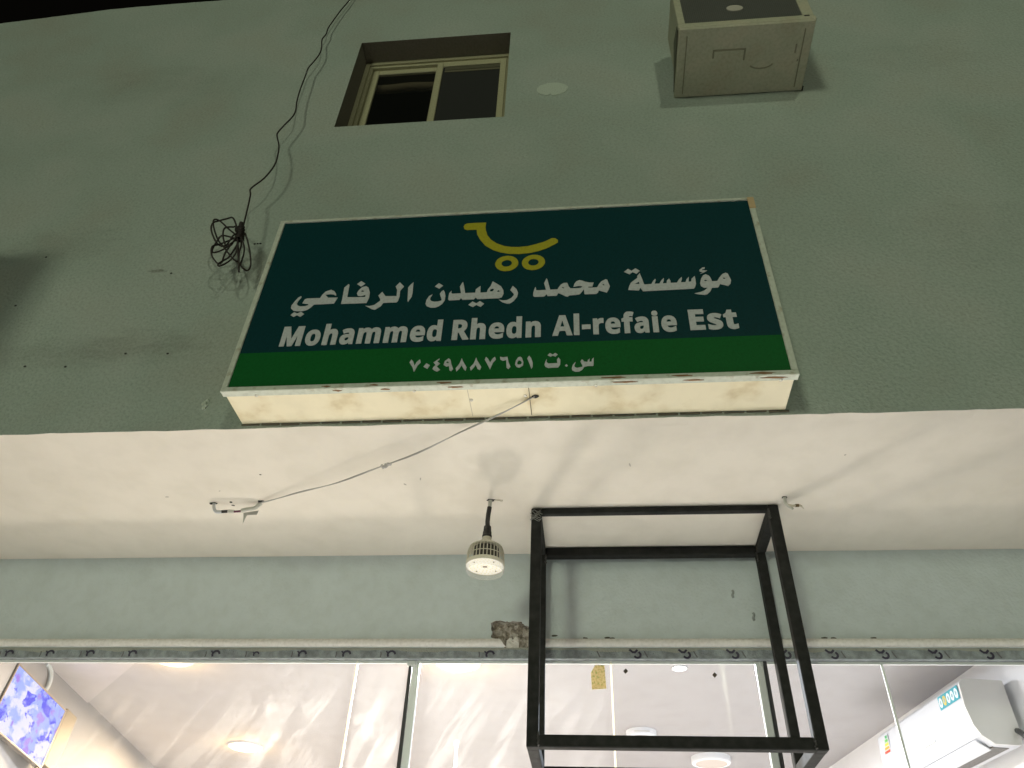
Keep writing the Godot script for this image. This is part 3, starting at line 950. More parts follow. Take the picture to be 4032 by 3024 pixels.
func pendant_lamp() -> void:
	var l := thing("pendant_lamp", "unlit cream LED bulb with ribbed cage hanging on a short black cord", "lamp", Vector3(-0.523, SOFFIT, -0.69))
	var cord := Shape.new()
	cord.tube(PackedVector3Array([Vector3(0.004, -0.045, 0), Vector3(0.0, -0.09, 0), Vector3(-0.002, -0.13, 0), Vector3(0.001, -0.175, 0)]), 0.0125, 10)
	obj("cord", cord, M.rubber, l)
	var wrap := Shape.new()
	wrap.tube(PackedVector3Array([Vector3(0.007, 0.002, 0), Vector3(0.005, -0.025, 0), Vector3(0.003, -0.055, 0)]), 0.0105, 8)
	obj("tape_wrap", wrap, M.pale_tape, l)
	obj("ceiling_hole", disc(0.022, 0.014, 12, 0.002, 0.5), M.dark, l, Vector3(0.012, -0.0005, 0)).rotation.x = PI / 2
	var flake := Shape.new()
	for k in 4: flake.obox(Transform3D(Basis.from_euler(Vector3(0.3 * k, 0.7 * k, 0.2)), Vector3(0.035 + 0.011 * k, -0.003, -0.002 * k)), Vector3(0.009, 0.002, 0.004), 0.001)
	obj("plaster_flake", flake, M.white, l)
	var hold := Shape.new()
	hold.lathe(Vector3.ZERO, [Vector2(0.012, -0.158), Vector2(0.019, -0.162), Vector2(0.0205, -0.185), Vector2(0.0185, -0.187), Vector2(0.0185, -0.191), Vector2(0.0225, -0.194), Vector2(0.0235, -0.213), Vector2(0.0255, -0.216), Vector2(0.0255, -0.228), Vector2(0.012, -0.229)], 24)
	obj("lamp_holder", hold, M.rubber, l)
	var neck := Shape.new()
	neck.lathe(Vector3.ZERO, [Vector2(0.0235, -0.222), Vector2(0.0245, -0.244), Vector2(0.030, -0.256), Vector2(0.048, -0.268), Vector2(0.072, -0.278), Vector2(0.084, -0.287), Vector2(0.0845, -0.293), Vector2(0.04, -0.294)], 40)
	obj("neck", neck, M.lamp_body, l)
	for k in 8:
		var a := TAU * k / 8
		obj("vent_hole", disc(0.004, 0.004, 8, 0.002, 0.0), M.dark, l, Vector3(0.058 * cos(a), -0.2715, 0.058 * sin(a))).rotation.x = PI / 2 - 3.0 * 0.0
	var core := Shape.new()
	core.lathe(Vector3.ZERO, [Vector2(0.05, -0.29), Vector2(0.066, -0.294), Vector2(0.07, -0.372)], 32)
	obj("core", core, M.lamp_inside, l)
	for k in 32:
		var fin := Shape.new()
		var a := TAU * k / 32
		var r0 := Vector3(cos(a), 0, sin(a))
		fin.tube(PackedVector3Array([r0 * 0.083 + Vector3.DOWN * 0.288, r0 * 0.092 + Vector3.DOWN * 0.315, r0 * 0.096 + Vector3.DOWN * 0.378]), 0.0026, 5)
		obj("fin", fin, M.lamp_body, l)
	var hoop := Shape.new()
	var ring := PackedVector3Array()
	for k in 36: ring.append(Vector3(0.091 * cos(TAU * k / 36), -0.338, 0.091 * sin(TAU * k / 36)))
	hoop.tube(ring, 0.0025, 5, true)
	obj("hoop", hoop, M.lamp_body, l)
	var rim := Shape.new()
	rim.lathe(Vector3.ZERO, [Vector2(0.07, -0.370), Vector2(0.096, -0.372), Vector2(0.099, -0.376), Vector2(0.099, -0.392), Vector2(0.0965, -0.394), Vector2(0.0945, -0.390)], 48)
	obj("rim", rim, M.lamp_body, l)
	var face := Shape.new()
	face.lathe(Vector3.ZERO, [Vector2(0.0945, -0.391), Vector2(0.0, -0.391)], 48)
	obj("diffuser", face, M.lamp_face, l)
	for r in [[0.02, 7], [0.04, 13], [0.06, 20], [0.078, 26]]:
		for k in r[1]:
			var a: float = TAU * k / r[1]
			obj("led_chip", bx(Vector3(-0.0026, -0.0015, -0.0026), Vector3(0.0026, 0.0005, 0.0026)), M.led, l, Vector3(r[0] * cos(a), -0.3912, r[0] * sin(a)))
	for k in 4:
		var a := TAU * (k + 0.5) / 4
		obj("rivet", disc(0.0042, 0.0042, 10, 0.002, 0.0), plain(0.2, 0.16, 0.09, 0.5), l, Vector3(0.07 * cos(a), -0.3915, 0.07 * sin(a))).rotation.x = PI / 2
	obj("terminal", bx(Vector3(-0.011, -0.395, -0.004), Vector3(0.011, -0.3915, 0.005), 0.001), plain(0.25, 0.17, 0.08, 0.5), l)
	var lens := Shape.new()
	lens.lathe(Vector3.ZERO, [Vector2(0.0985, -0.390), Vector2(0.0985, -0.412), Vector2(0.092, -0.422)], 48)
	obj("clear_ring", lens, M.clear, l)

func wires() -> void:
	# clear cable from the sign box to the hole in the overhang
	var c := thing("sign_cable", "clear twin cable stretched from the sign box to the white overhang", "cable", Vector3(-1.79, SOFFIT, -0.664))
	var p := PackedVector3Array()
	var a := Vector3(-0.222, 3.838, 0.155) - c.position
	var steps := 24
	for side in 2:
		p.clear()
		for k in steps + 1:
			var t := float(k) / steps
			var q := a.lerp(Vector3(0, -0.006, 0), t)
			q.y -= 0.075 * sin(PI * t) + 0.004 * sin(t * 21.0)
			q += Vector3(0.0035 * sin(t * 15.0), 0.0028 * cos(t * 15.0), 0) * (1.0 if side == 0 else -1.0)
			p.append(q)
		var s := Shape.new()
		s.tube(p, 0.0028, 6)
		obj("strand", s, M.clear_cable, c)
	var kn := Shape.new()
	for k in 5: kn.obox(Transform3D(Basis.from_euler(Vector3(k * 0.8, 0.4, k)), a.lerp(Vector3.ZERO, 0.475 + 0.006 * k) + Vector3(0, -0.078 - 0.004 * (k % 2), 0)), Vector3(0.012, 0.006, 0.006), 0.002)
	obj("splice", kn, M.clear_cable, c)
	obj("ceiling_hole", disc(0.02, 0.014, 12, 0.002, 0.5), M.dark, c, Vector3(0.002, -0.0005, 0)).rotation.x = PI / 2
	# short taped wire that loops between two holes
	var w := thing("taped_wire", "short wire loop patched with peeling clear tape under the overhang", "wire", Vector3(-2.06, SOFFIT, -0.675))
	var s2 := Shape.new()
	s2.tube(smooth(PackedVector3Array([Vector3(0.0, 0.0, 0), Vector3(0.008, -0.03, 0), Vector3(0.025, -0.053, 0), Vector3(0.06, -0.056, 0)])), 0.009, 8)
	obj("white_end", s2, M.white_plastic, w)
	var s3 := Shape.new()
	s3.tube(PackedVector3Array([Vector3(0.055, -0.055, 0), Vector3(0.10, -0.053, 0)]), 0.0085, 8)
	obj("black_splice", s3, M.rubber, w)
	var s4 := Shape.new()
	s4.tube(PackedVector3Array([Vector3(0.095, -0.053, 0), Vector3(0.13, -0.055, 0)]), 0.010, 8)
	obj("tape_collar", s4, M.pale_tape, w)
	var s5 := Shape.new()
	s5.tube(PackedVector3Array([Vector3(0.125, -0.056, 0), Vector3(0.165, -0.054, 0), Vector3(0.19, -0.05, 0)]), 0.006, 8)
	obj("red_core", s5, plain(0.11, 0.02, 0.05, 0.5), w)
	var s6 := Shape.new()
	s6.tube(smooth(PackedVector3Array([Vector3(0.17, -0.05, 0), Vector3(0.205, -0.044, 0.003), Vector3(0.24, -0.036, 0), Vector3(0.258, -0.018, 0), Vector3(0.272, -0.004, 0)])), 0.0115, 8)
	obj("tape_wrap", s6, M.pale_tape, w)
	var s7 := Shape.new()
	s7.plate(PackedVector2Array([Vector2(0.175, -0.05), Vector2(0.255, -0.03), Vector2(0.25, -0.056), Vector2(0.22, -0.06), Vector2(0.198, -0.062), Vector2(0.186, -0.115), Vector2(0.182, -0.085)]), Transform3D(Basis.from_euler(Vector3(0.1, 0.15, 0)), Vector3(0, 0, 0.006)), 0.001)
	obj("tape_flap", s7, M.pale_tape, w)
	obj("ceiling_hole", disc(0.022, 0.012, 12, 0.002, 0.5), M.dark, w, Vector3(-0.006, -0.0005, 0)).rotation.x = PI / 2
	obj("ceiling_hole", disc(0.008, 0.007, 10, 0.002, 0.3), M.dark, w, Vector3(0.1, -0.0005, 0.01)).rotation.x = PI / 2
	# frayed stub by the steel frame
	var st := thing("wire_stub", "frayed pale wire stub poking from the overhang beside the black frame", "wire", Vector3(1.03, SOFFIT, -0.71))
	var s8 := Shape.new()
	s8.tube(smooth(PackedVector3Array([Vector3(0, 0, 0), Vector3(-0.002, -0.03, 0), Vector3(0.008, -0.055, 0.004), Vector3(0.03, -0.075, 0.004)])), 0.010, 7, false, 0.006)
	obj("sheath", s8, M.pale_tape, st)
	var s9 := Shape.new()
	s9.tube(smooth(PackedVector3Array([Vector3(0.004, -0.045, 0), Vector3(0.028, -0.058, 0.01), Vector3(0.055, -0.055, 0.01), Vector3(0.075, -0.06, 0.006)])), 0.0065, 7)
	s9.tube(PackedVector3Array([Vector3(0.072, -0.058, 0.006), Vector3(0.082, -0.074, 0.006)]), 0.0025, 6)
	obj("core", s9, plain(0.5, 0.46, 0.36, 0.6), st)
	var s10 := Shape.new()
	s10.tube(PackedVector3Array([Vector3(0.042, -0.057, 0.01), Vector3(0.06, -0.056, 0.009)]), 0.0085, 8)
	obj("brown_splice", s10, plain(0.12, 0.08, 0.03, 0.6), st)
	obj("ceiling_hole", disc(0.014, 0.010, 12, 0.002, 0.5), M.dark, st, Vector3(0, -0.0005, 0)).rotation.x = PI / 2

func outdoor_unit() -> void:
	var x0 := 0.676
	var x1 := 1.524
	var y0 := 6.55
	var y1 := 7.14
	var zf := 0.478
	var u := thing("outdoor_unit", "beige outdoor air conditioner seen from below, high on the wall", "air conditioner", Vector3(1.1, y0, 0))
	var o := u.position
	var t := func(a: Vector3, d: Vector3, c := 0.006) -> Shape: return bx(a - o, d - o, c)
	obj("base_pan", t.call(Vector3(x0, y0, 0.002), Vector3(x1, y0 + 0.03, zf), 0.006), M.ac_body, u)
	obj("base_lip", t.call(Vector3(x0 - 0.004, y0 + 0.012, zf - 0.02), Vector3(x1 + 0.004, y0 + 0.05, zf + 0.006), 0.004), M.ac_body, u)
	obj("casing", t.call(Vector3(x0 + 0.003, y0 + 0.0305, 0.12), Vector3(x1 - 0.003, y1, zf - 0.022), 0.012), M.ac_body, u)
	# front with its grille
	obj("front_frame", t.call(Vector3(x0, y0 + 0.05, zf - 0.021), Vector3(x1, y0 + 0.075, zf), 0.003), M.ac_body, u)
	obj("front_frame", t.call(Vector3(x0, y1 - 0.03, zf - 0.021), Vector3(x1, y1, zf), 0.003), M.ac_body, u)
	obj("front_frame", t.call(Vector3(x0, y0 + 0.075, zf - 0.021), Vector3(x0 + 0.045, y1 - 0.03, zf), 0.003), M.ac_body, u)
	obj("front_frame", t.call(Vector3(x1 - 0.07, y0 + 0.075, zf - 0.021), Vector3(x1, y1 - 0.03, zf), 0.003), M.ac_body, u)
	obj("fan_opening", t.call(Vector3(x0 + 0.045, y0 + 0.075, zf - 0.02), Vector3(x1 - 0.07, y1 - 0.03, zf - 0.018), 0.0), M.dark, u)
	var gr := Shape.new()
	var k := x0 + 0.052
	while k < x1 - 0.072:
		gr.box(Vector3(k, y0 + 0.075, zf - 0.012) - o, Vector3(k + 0.0035, y1 - 0.03, zf - 0.007) - o); k += 0.0125
	k = y0 + 0.082
	while k < y1 - 0.03:
		gr.box(Vector3(x0 + 0.045, k, zf - 0.0065) - o, Vector3(x1 - 0.07, k + 0.0035, zf - 0.003) - o); k += 0.0125
	obj("grille", gr, M.ac_grille, u).set_meta("kind", "stuff")
	obj("badge", disc(0.052, 0.04, 28, 0.006, 0.0), M.ac_badge, u, Vector3(1.055, y0 + 0.235, zf - 0.004) - o)
	obj("corner_notch", t.call(Vector3(x1 - 0.062, y0 + 0.055, zf + 0.0001), Vector3(x1 - 0.03, y0 + 0.072, zf + 0.0015), 0.0), M.dark, u)
	# pressed ridges of the base pan, darker colour standing in for their shading
	for e in [[0.903, 0.316, 1.112, 0.326], [0.903, 0.27, 0.913, 0.3155], [1.102, 0.245, 1.112, 0.3155], [x0 + 0.05, 0.03, x0 + 0.056, 0.43], [x1 - 0.06, 0.03, x1 - 0.054, 0.43]]:
		obj("pressed_ridge", bx(Vector3(e[0], y0 - 0.009, e[1]) - o, Vector3(e[2], y0 + 0.002, e[3]) - o, 0.003), M.ac_ridge_shade, u)
	var arc := Shape.new()
	var ap := PackedVector3Array()
	for j in 10: ap.append(Vector3(1.225 + 0.075 * cos(PI + 0.4 + j * 0.28), y0 - 0.0005, 0.215 - 0.06 * sin(PI + 0.4 + j * 0.28) * -1.0 * 0.6) - o)
	arc.tube(ap, 0.005, 6)
	obj("pressed_ridge", arc, M.ac_ridge_shade, u)
	for j in [Vector3(1.43, 0.30, 0.06), Vector3(1.455, 0.22, 0.016)]:
		obj("drain_slot", bx(Vector3(j.x - 0.005, y0 - 0.0015, j.y - j.z / 2) - o, Vector3(j.x + 0.005, y0 + 0.002, j.y + j.z / 2) - o), plain(0.25, 0.23, 0.17, 0.8), u)
	# left side: valve cover with its sloping dark slot
	var vc := Shape.new()
	vc.plate(PackedVector2Array([Vector2(0.04, 0.01), Vector2(0.45, 0.05), Vector2(0.45, 0.10), Vector2(0.30, 0.19)]), Transform3D(Basis(Vector3(0, 0, 1), Vector3.UP, Vector3.LEFT), Vector3(x0 - 0.001, y0, 0) - o), 0.004)
	obj("side_panel", vc, plain(0.12, 0.12, 0.08, 0.7), u)
	# wall brackets
	for bxx in [x0 + 0.03, x1 - 0.07]:
		var br := Shape.new()
		br.box(Vector3(bxx, y0 + 0.031, 0.001) - o, Vector3(bxx + 0.04, y0 + 0.06, 0.034) - o, 0.003)
		br.box(Vector3(bxx + 0.017, y0 + 0.061, 0.001) - o, Vector3(bxx + 0.023, y1 - 0.1, 0.034) - o)
		obj("bracket", br, M.dark, u)
	var gus := Shape.new()
	gus.plate(PackedVector2Array([Vector2(0, -0.006), Vector2(0.036, -0.006), Vector2(0.0, 0.075)]), Transform3D(Basis(Vector3(0, 0, 1), Vector3.UP, Vector3.LEFT), Vector3(x1 + 0.004, y0, 0.001) - o), 0.005)
	obj("gusset", gus, M.dark, u)

func hanging_cable() -> void:
	var h := thing("hanging_cable", "dark cable running down the facade into a loose tied coil beside the sign", "cable", Vector3(-1.95, 5.1, 0.15))
	var o := h.position
	var mm := [-1860, 8690, 25, -1902, 8385, 40, -1948, 8157, 45, -1987, 7874, 50, -1981, 7752, 56, -1994, 7650, 61, -1967, 7501, 67, -1961, 7387, 72, -1979, 7265, 77, -1998, 7160, 83, -1993, 7041, 88, -1986, 6821, 94, -1972, 6660, 99, -1950, 6515, 104, -1954, 6424, 110, -1982, 6326, 115, -2003, 6230, 121, -1995, 6176, 126, -1952, 6055, 132, -1930, 5940, 137, -1921, 5809, 142, -1951, 5666, 148, -2007, 5559, 153, -1989, 5485, 159, -1969, 5350, 164, -1944, 5143, 169]
	var p := PackedVector3Array()
	for i in range(0, mm.size(), 3): p.append(Vector3(mm[i], mm[i + 1], mm[i + 2]) / 1000.0 - o)
	var s := Shape.new()
	s.tube(smooth(p, false, 4), 0.0052, 7)
	obj("cable", s, M.cable_brown, h)
	var loops := {
		"a": [-1955, 5096, -1982, 5165, -2021, 5227, -2066, 5257, -2105, 5234, -2122, 5175, -2110, 5107, -2076, 5039, -2040, 5008, -1991, 4989, -1961, 5039],
		"b": [-1963, 5097, -1987, 5165, -2014, 5182, -2033, 5160, -2036, 5110, -2028, 5052, -2005, 5002, -1977, 5016, -1954, 5071],
		"c": [-1972, 5097, -2033, 5160, -2100, 5216, -2125, 5205, -2122, 5163, -2083, 5081, -2037, 5016, -1992, 4953, -1941, 4887, -1906, 4865, -1911, 4916, -1942, 5038],
		"d": [-1957, 5063, -2035, 5069, -2055, 5021, -2082, 4975, -2069, 4966, -2005, 4962, -1971, 4975, -1950, 5038],
		"e": [-1951, 5030, -1985, 4929, -2003, 4879, -2028, 4873, -2058, 4910, -2071, 4974, -2058, 5022, -2024, 5068, -1965, 5072],
		"f": [-1943, 5022, -1976, 4936, -1993, 4882, -1995, 4825, -1985, 4817, -1963, 4888, -1944, 4958, -1942, 5030],
		"g": [-1934, 5070, -1926, 5110, -1888, 5042, -1854, 4951, -1833, 4860, -1830, 4799, -1842, 4785, -1867, 4820, -1889, 4883, -1898, 4954, -1897, 4994, -1929, 5061],
		"h": [-1942, 5058, -1928, 4976, -1903, 4876, -1890, 4814, -1886, 4822, -1901, 4915, -1920, 5016],
	}
	var n := 0
	for key in loops:
		var l: Array = loops[key]
		var q := PackedVector3Array()
		for i in range(0, l.size(), 2):
			q.append(Vector3(l[i] / 1000.0, l[i + 1] / 1000.0, 0.17 + 0.022 * sin(i * 0.7 + n * 1.9) - 0.004 * n + 0.012) - o)
		var ls := Shape.new()
		ls.tube(smooth(q, true, 5), 0.0052, 6, true)
		obj("coil_loop", ls, M.cable_brown, h)
		n += 1
	# the turns that tie the coil
	var kn := Shape.new()
	var kp := PackedVector3Array()
	for k in 60:
		var t := k / 59.0
		kp.append(Vector3(-1.952 + 0.012 * t + 0.018 * cos(k * 0.75), 5.15 - 0.11 * t, 0.172 + 0.016 * sin(k * 0.75)) - o)
	kn.tube(kp, 0.007, 6)
	kn.tube(smooth(PackedVector3Array([Vector3(-1.958, 5.185, 0.18) - o, Vector3(-1.955, 5.12, 0.175) - o, Vector3(-1.945, 5.05, 0.18) - o])), 0.013, 7)
	obj("tie", kn, M.cable_brown, h)

func lamp_light(called: String, at: Vector3, col: Color, e: float, size: float) -> void:
	var a := AreaLight3D.new()
	a.name = called
	a.light_color = col
	a.light_energy = e
	a.area_size = Vector2(size, size)
	a.area_range = 20.0
	a.area_attenuation = 2.0
	a.shadow_enabled = true
	a.position = at
	a.basis = Basis.looking_at(Vector3.DOWN, Vector3.FORWARD)
	add_child(a)

func round_light(at: Vector3, label: String, power: float, tint: Color) -> void:
	var l := thing("ceiling_light", label, "ceiling light", at, 0.0, "round panel lights in the shop ceiling")
	var rim := Shape.new()
	rim.lathe(Vector3.ZERO, [Vector2(0.155, 0.0), Vector2(0.152, -0.012), Vector2(0.146, -0.014), Vector2(0.142, -0.010)], 48)
	obj("rim", rim, M.white_plastic, l)
	var d := Shape.new()
	d.lathe(Vector3.ZERO, [Vector2(0.143, -0.011), Vector2(0.12, -0.024), Vector2(0.08, -0.032), Vector2(0.04, -0.036), Vector2(0.0, -0.037)], 48)
	obj("diffuser", d, glow(1.0, 0.86, 0.55, 2.0), l)
	lamp_light("ceiling_light_beam", at + Vector3(0, -0.045, 0), tint, power, 0.22)

	var o := OmniLight3D.new()  # extra light under the diffuser, added for a bloom halo on the ceiling
	o.name = "added_halo_light"
	o.light_color = Color(1.0, 0.80, 0.48)
	o.light_energy = 0.15
	o.light_size = 0.05
	o.omni_range = 6.0
	o.omni_attenuation = 2.0
	o.shadow_enabled = true
	o.position = at + Vector3(0, -0.10, 0)
	add_child(o)

func indoor_things() -> void:
	var y := 3.5
	round_light(Vector3(-2.841, y, -2.13), "lit round panel light at the left, cut off by the head rail", 4.0, Color(1.0, 0.9, 0.74))
	round_light(Vector3(-0.887, y, -2.21), "lit round panel light behind the head rail left of the black frame", 54.0, Color(1.0, 0.99, 0.975))
	round_light(Vector3(-3.087, y, -4.231), "lit round panel light farther back over the soap smeared pane", 26.0, Color(1.0, 0.88, 0.7))
	# the small spot
	var s := thing("spot_light", "small lit spotlight in the ceiling framed by the black steel frame", "ceiling light", Vector3(0.574, y, -2.30))
	var rim := Shape.new()
	rim.lathe(Vector3.ZERO, [Vector2(0.055, 0.0), Vector2(0.052, -0.008), Vector2(0.045, -0.006)], 32)
	obj("rim", rim, M.white_plastic, s)
	var d := Shape.new()
	d.lathe(Vector3.ZERO, [Vector2(0.046, -0.0065), Vector2(0.0, -0.0065)], 32)
	obj("diffuser", d, glow(1.0, 0.98, 0.9, 3.0), s)
	lamp_light("spot_light_beam", s.position + Vector3(0, -0.015, 0), Color(0.88, 0.94, 1.0), 8.0, 0.08)
	# two unlit drum fittings
	for q in [[Vector3(0.376, y, -3.69), 0.12, "pale smoke detector on the ceiling above the frame's lower bar", "smoke_detector", "smoke detector"], [Vector3(0.992, y, -4.403), 0.165, "unlit white drum ceiling light below the frame's lower bar", "drum_light", "ceiling light"]]:
		var f := thing(q[3], q[2], q[4], q[0])
		var r: float = q[1]
		var body := Shape.new()
		body.lathe(Vector3.ZERO, [Vector2(r, 0.0), Vector2(r, -0.045), Vector2(r * 0.97, -0.052), Vector2(r * 0.80, -0.053)], 48)
		obj("housing", body, plain(0.80, 0.83, 0.89, 0.4), f)
		var face := Shape.new()
		face.lathe(Vector3.ZERO, [Vector2(r * 0.80, -0.0535), Vector2(r * 0.78, -0.049), Vector2(0.0, -0.049)], 48)
		obj("face", face, plain(0.62, 0.55, 0.5, 0.4) if r > 0.15 else M.white_plastic, f)
		if r < 0.15: obj("slot", bx(Vector3(-0.06, -0.034, r - 0.004), Vector3(0.06, -0.028, r + 0.001)), M.grey_plastic, f)
	# a thin pole with a white clip at its top
	var rod := thing("display_pole", "thin grey pole with a white tip behind the door glass left of the black frame", "pole", Vector3(-1.05, 0.1, -3.4))
	obj("pole", bx(Vector3(-0.011, 0.01, -0.006), Vector3(0.011, 3.19, 0.006), 0.002), M.grey_plastic, rod)
	obj("clip", bx(Vector3(-0.02, 3.19, -0.012), Vector3(0.016, 3.235, 0.012), 0.004), M.white_plastic, rod)
	obj("foot", bx(Vector3(-0.15, 0.0, -0.15), Vector3(0.15, 0.01, 0.15), 0.003), M.grey_plastic, rod)
	added_globe_lamp()
	television()
	split_unit()
	stickers()

func added_globe_lamp() -> void:  # added lamp, unseen, for the low light that reaches the overhang
	var g := thing("added_floor_lamp", "added globe floor lamp, out of view, to light the overhang from below", "lamp", Vector3(-1.22, 0.1, -3.25))
	var base := Shape.new()
	base.lathe(Vector3.ZERO, [Vector2(0.0, 0.03), Vector2(0.14, 0.025), Vector2(0.16, 0.0)], 32)
	base.tube(PackedVector3Array([Vector3(0, 0.02, 0), Vector3(0, 0.36, 0)]), 0.015, 10)
	obj("stand", base, M.grey_plastic, g)
	var gl := SphereMesh.new()
	gl.radius = 0.2
	gl.height = 0.4
	obj("globe", gl, glow(1.0, 0.88, 0.7, 3.0), g, Vector3(0, 0.55, 0))
	var o := OmniLight3D.new()
	o.name = "added_floor_lamp_light"
	o.light_color = Color(1.0, 0.96, 0.9)
	o.light_energy = 3.3
	o.light_size = 0.19
	o.omni_range = 25.0
	o.omni_attenuation = 2.0
	o.shadow_enabled = true
	o.position = g.position + Vector3(0, 0.55, 0)
	add_child(o)

func television() -> void:
	# hung on the left wall, its screen towards the room
	var t := thing("television", "tilted television with a blue and violet picture high on the left wall", "television", Vector3(-3.72, 3.115, -2.17))
	t.basis = Basis(Vector3(-0.006, -0.136, -0.991), Vector3(-0.045, 0.99, -0.136), Vector3(0.999, 0.044, -0.012)).orthonormalized()
	var w := 0.325
	var h := 0.19
	obj("casing", bx(Vector3(-w - 0.012, -h - 0.012, -0.035), Vector3(w + 0.012, h + 0.012, -0.002), 0.005), plain(0.10, 0.085, 0.075, 0.4), t)
	for q in [[Vector3(-w - 0.012, h, -0.002), Vector3(w + 0.012, h + 0.012, 0.006)], [Vector3(-w - 0.012, -h - 0.012, -0.002), Vector3(w + 0.012, -h, 0.006)], [Vector3(-w - 0.012, -h, -0.002), Vector3(-w, h, 0.006)], [Vector3(w, -h, -0.002), Vector3(w + 0.012, h, 0.006)]]:
		obj("bezel", bx(q[0], q[1], 0.002), plain(0.22, 0.18, 0.15, 0.35), t)
	var im := Image.create(256, 150, false, Image.FORMAT_RGBA8)
	var f := FastNoiseLite.new()
	f.seed = 5; f.frequency = 0.013; f.fractal_octaves = 3
	f.domain_warp_enabled = true; f.domain_warp_amplitude = 25.0; f.domain_warp_frequency = 0.02
	var f2 := FastNoiseLite.new()
	f2.seed = 19; f2.frequency = 0.022; f2.noise_type = FastNoiseLite.TYPE_CELLULAR; f2.cellular_return_type = FastNoiseLite.RETURN_CELL_VALUE
	f2.domain_warp_enabled = true; f2.domain_warp_amplitude = 18.0; f2.domain_warp_frequency = 0.03
	for yy in 150:
		for xx in 256:
			var a := f.get_noise_2d(xx, yy)
			var b := f2.get_noise_2d(xx * 0.9, yy * 1.3)
			var c := Color(0.60, 0.68, 0.98).lerp(Color(0.20, 0.22, 0.92), smoothstep(0.1, 0.6, b + a * 0.8))
			c = c.lerp(Color(0.88, 0.88, 1.0), smoothstep(0.0, 0.5, -b + a))
			c = c.lerp(Color(0.62, 0.40, 0.88), smoothstep(0.3, 0.5, -a) * 0.7)
			c = c.lerp(Color(0.62, 0.52, 0.46), smoothstep(0.75, 0.8, b) * smoothstep(-0.1, 0.1, a))
			im.set_pixel(xx, yy, c)
	var sm := plain(0.02, 0.02, 0.03, 0.12)
	sm.emission_enabled = true
	sm.emission_texture = ImageTexture.create_from_image(im)
	sm.emission = Color.BLACK
	sm.emission_energy_multiplier = 1.0
	var scr := Shape.new()
	scr.quad_uv(Vector3(-w, -h, 0.001), Vector3(w, -h, 0.001), Vector3(w, h, 0.001), Vector3(-w, h, 0.001), Vector3(0, 0, 1))
	obj("screen", scr, sm, t)
	# the wall arm and its beige box at the far side
	obj("mount_box", bx(Vector3(w + 0.016, -h + 0.02, -0.09), Vector3(w + 0.17, h + 0.03, 0.004), 0.006), M.beige_plastic, t)
	obj("mount_box", bx(Vector3(0.04, h - 0.06, -0.12), Vector3(w + 0.05, h + 0.045, -0.037), 0.006), M.beige_plastic, t)
	var arm := Shape.new()
	var ap := PackedVector3Array()
	for k in 9: ap.append(Vector3(0.02 + 0.10 * cos(k * 0.3 - 0.6), h + 0.09 + 0.10 * sin(k * 0.3 - 0.6), -0.06))
	arm.tube(ap, 0.016, 8)
	obj("mount_arm", arm, plain(0.42, 0.47, 0.5, 0.4), t)
	obj("knob", disc(0.025, 0.025, 20, 0.02, 0.0), M.beige_plastic, t, Vector3(w - 0.02, -h - 0.04, -0.02))

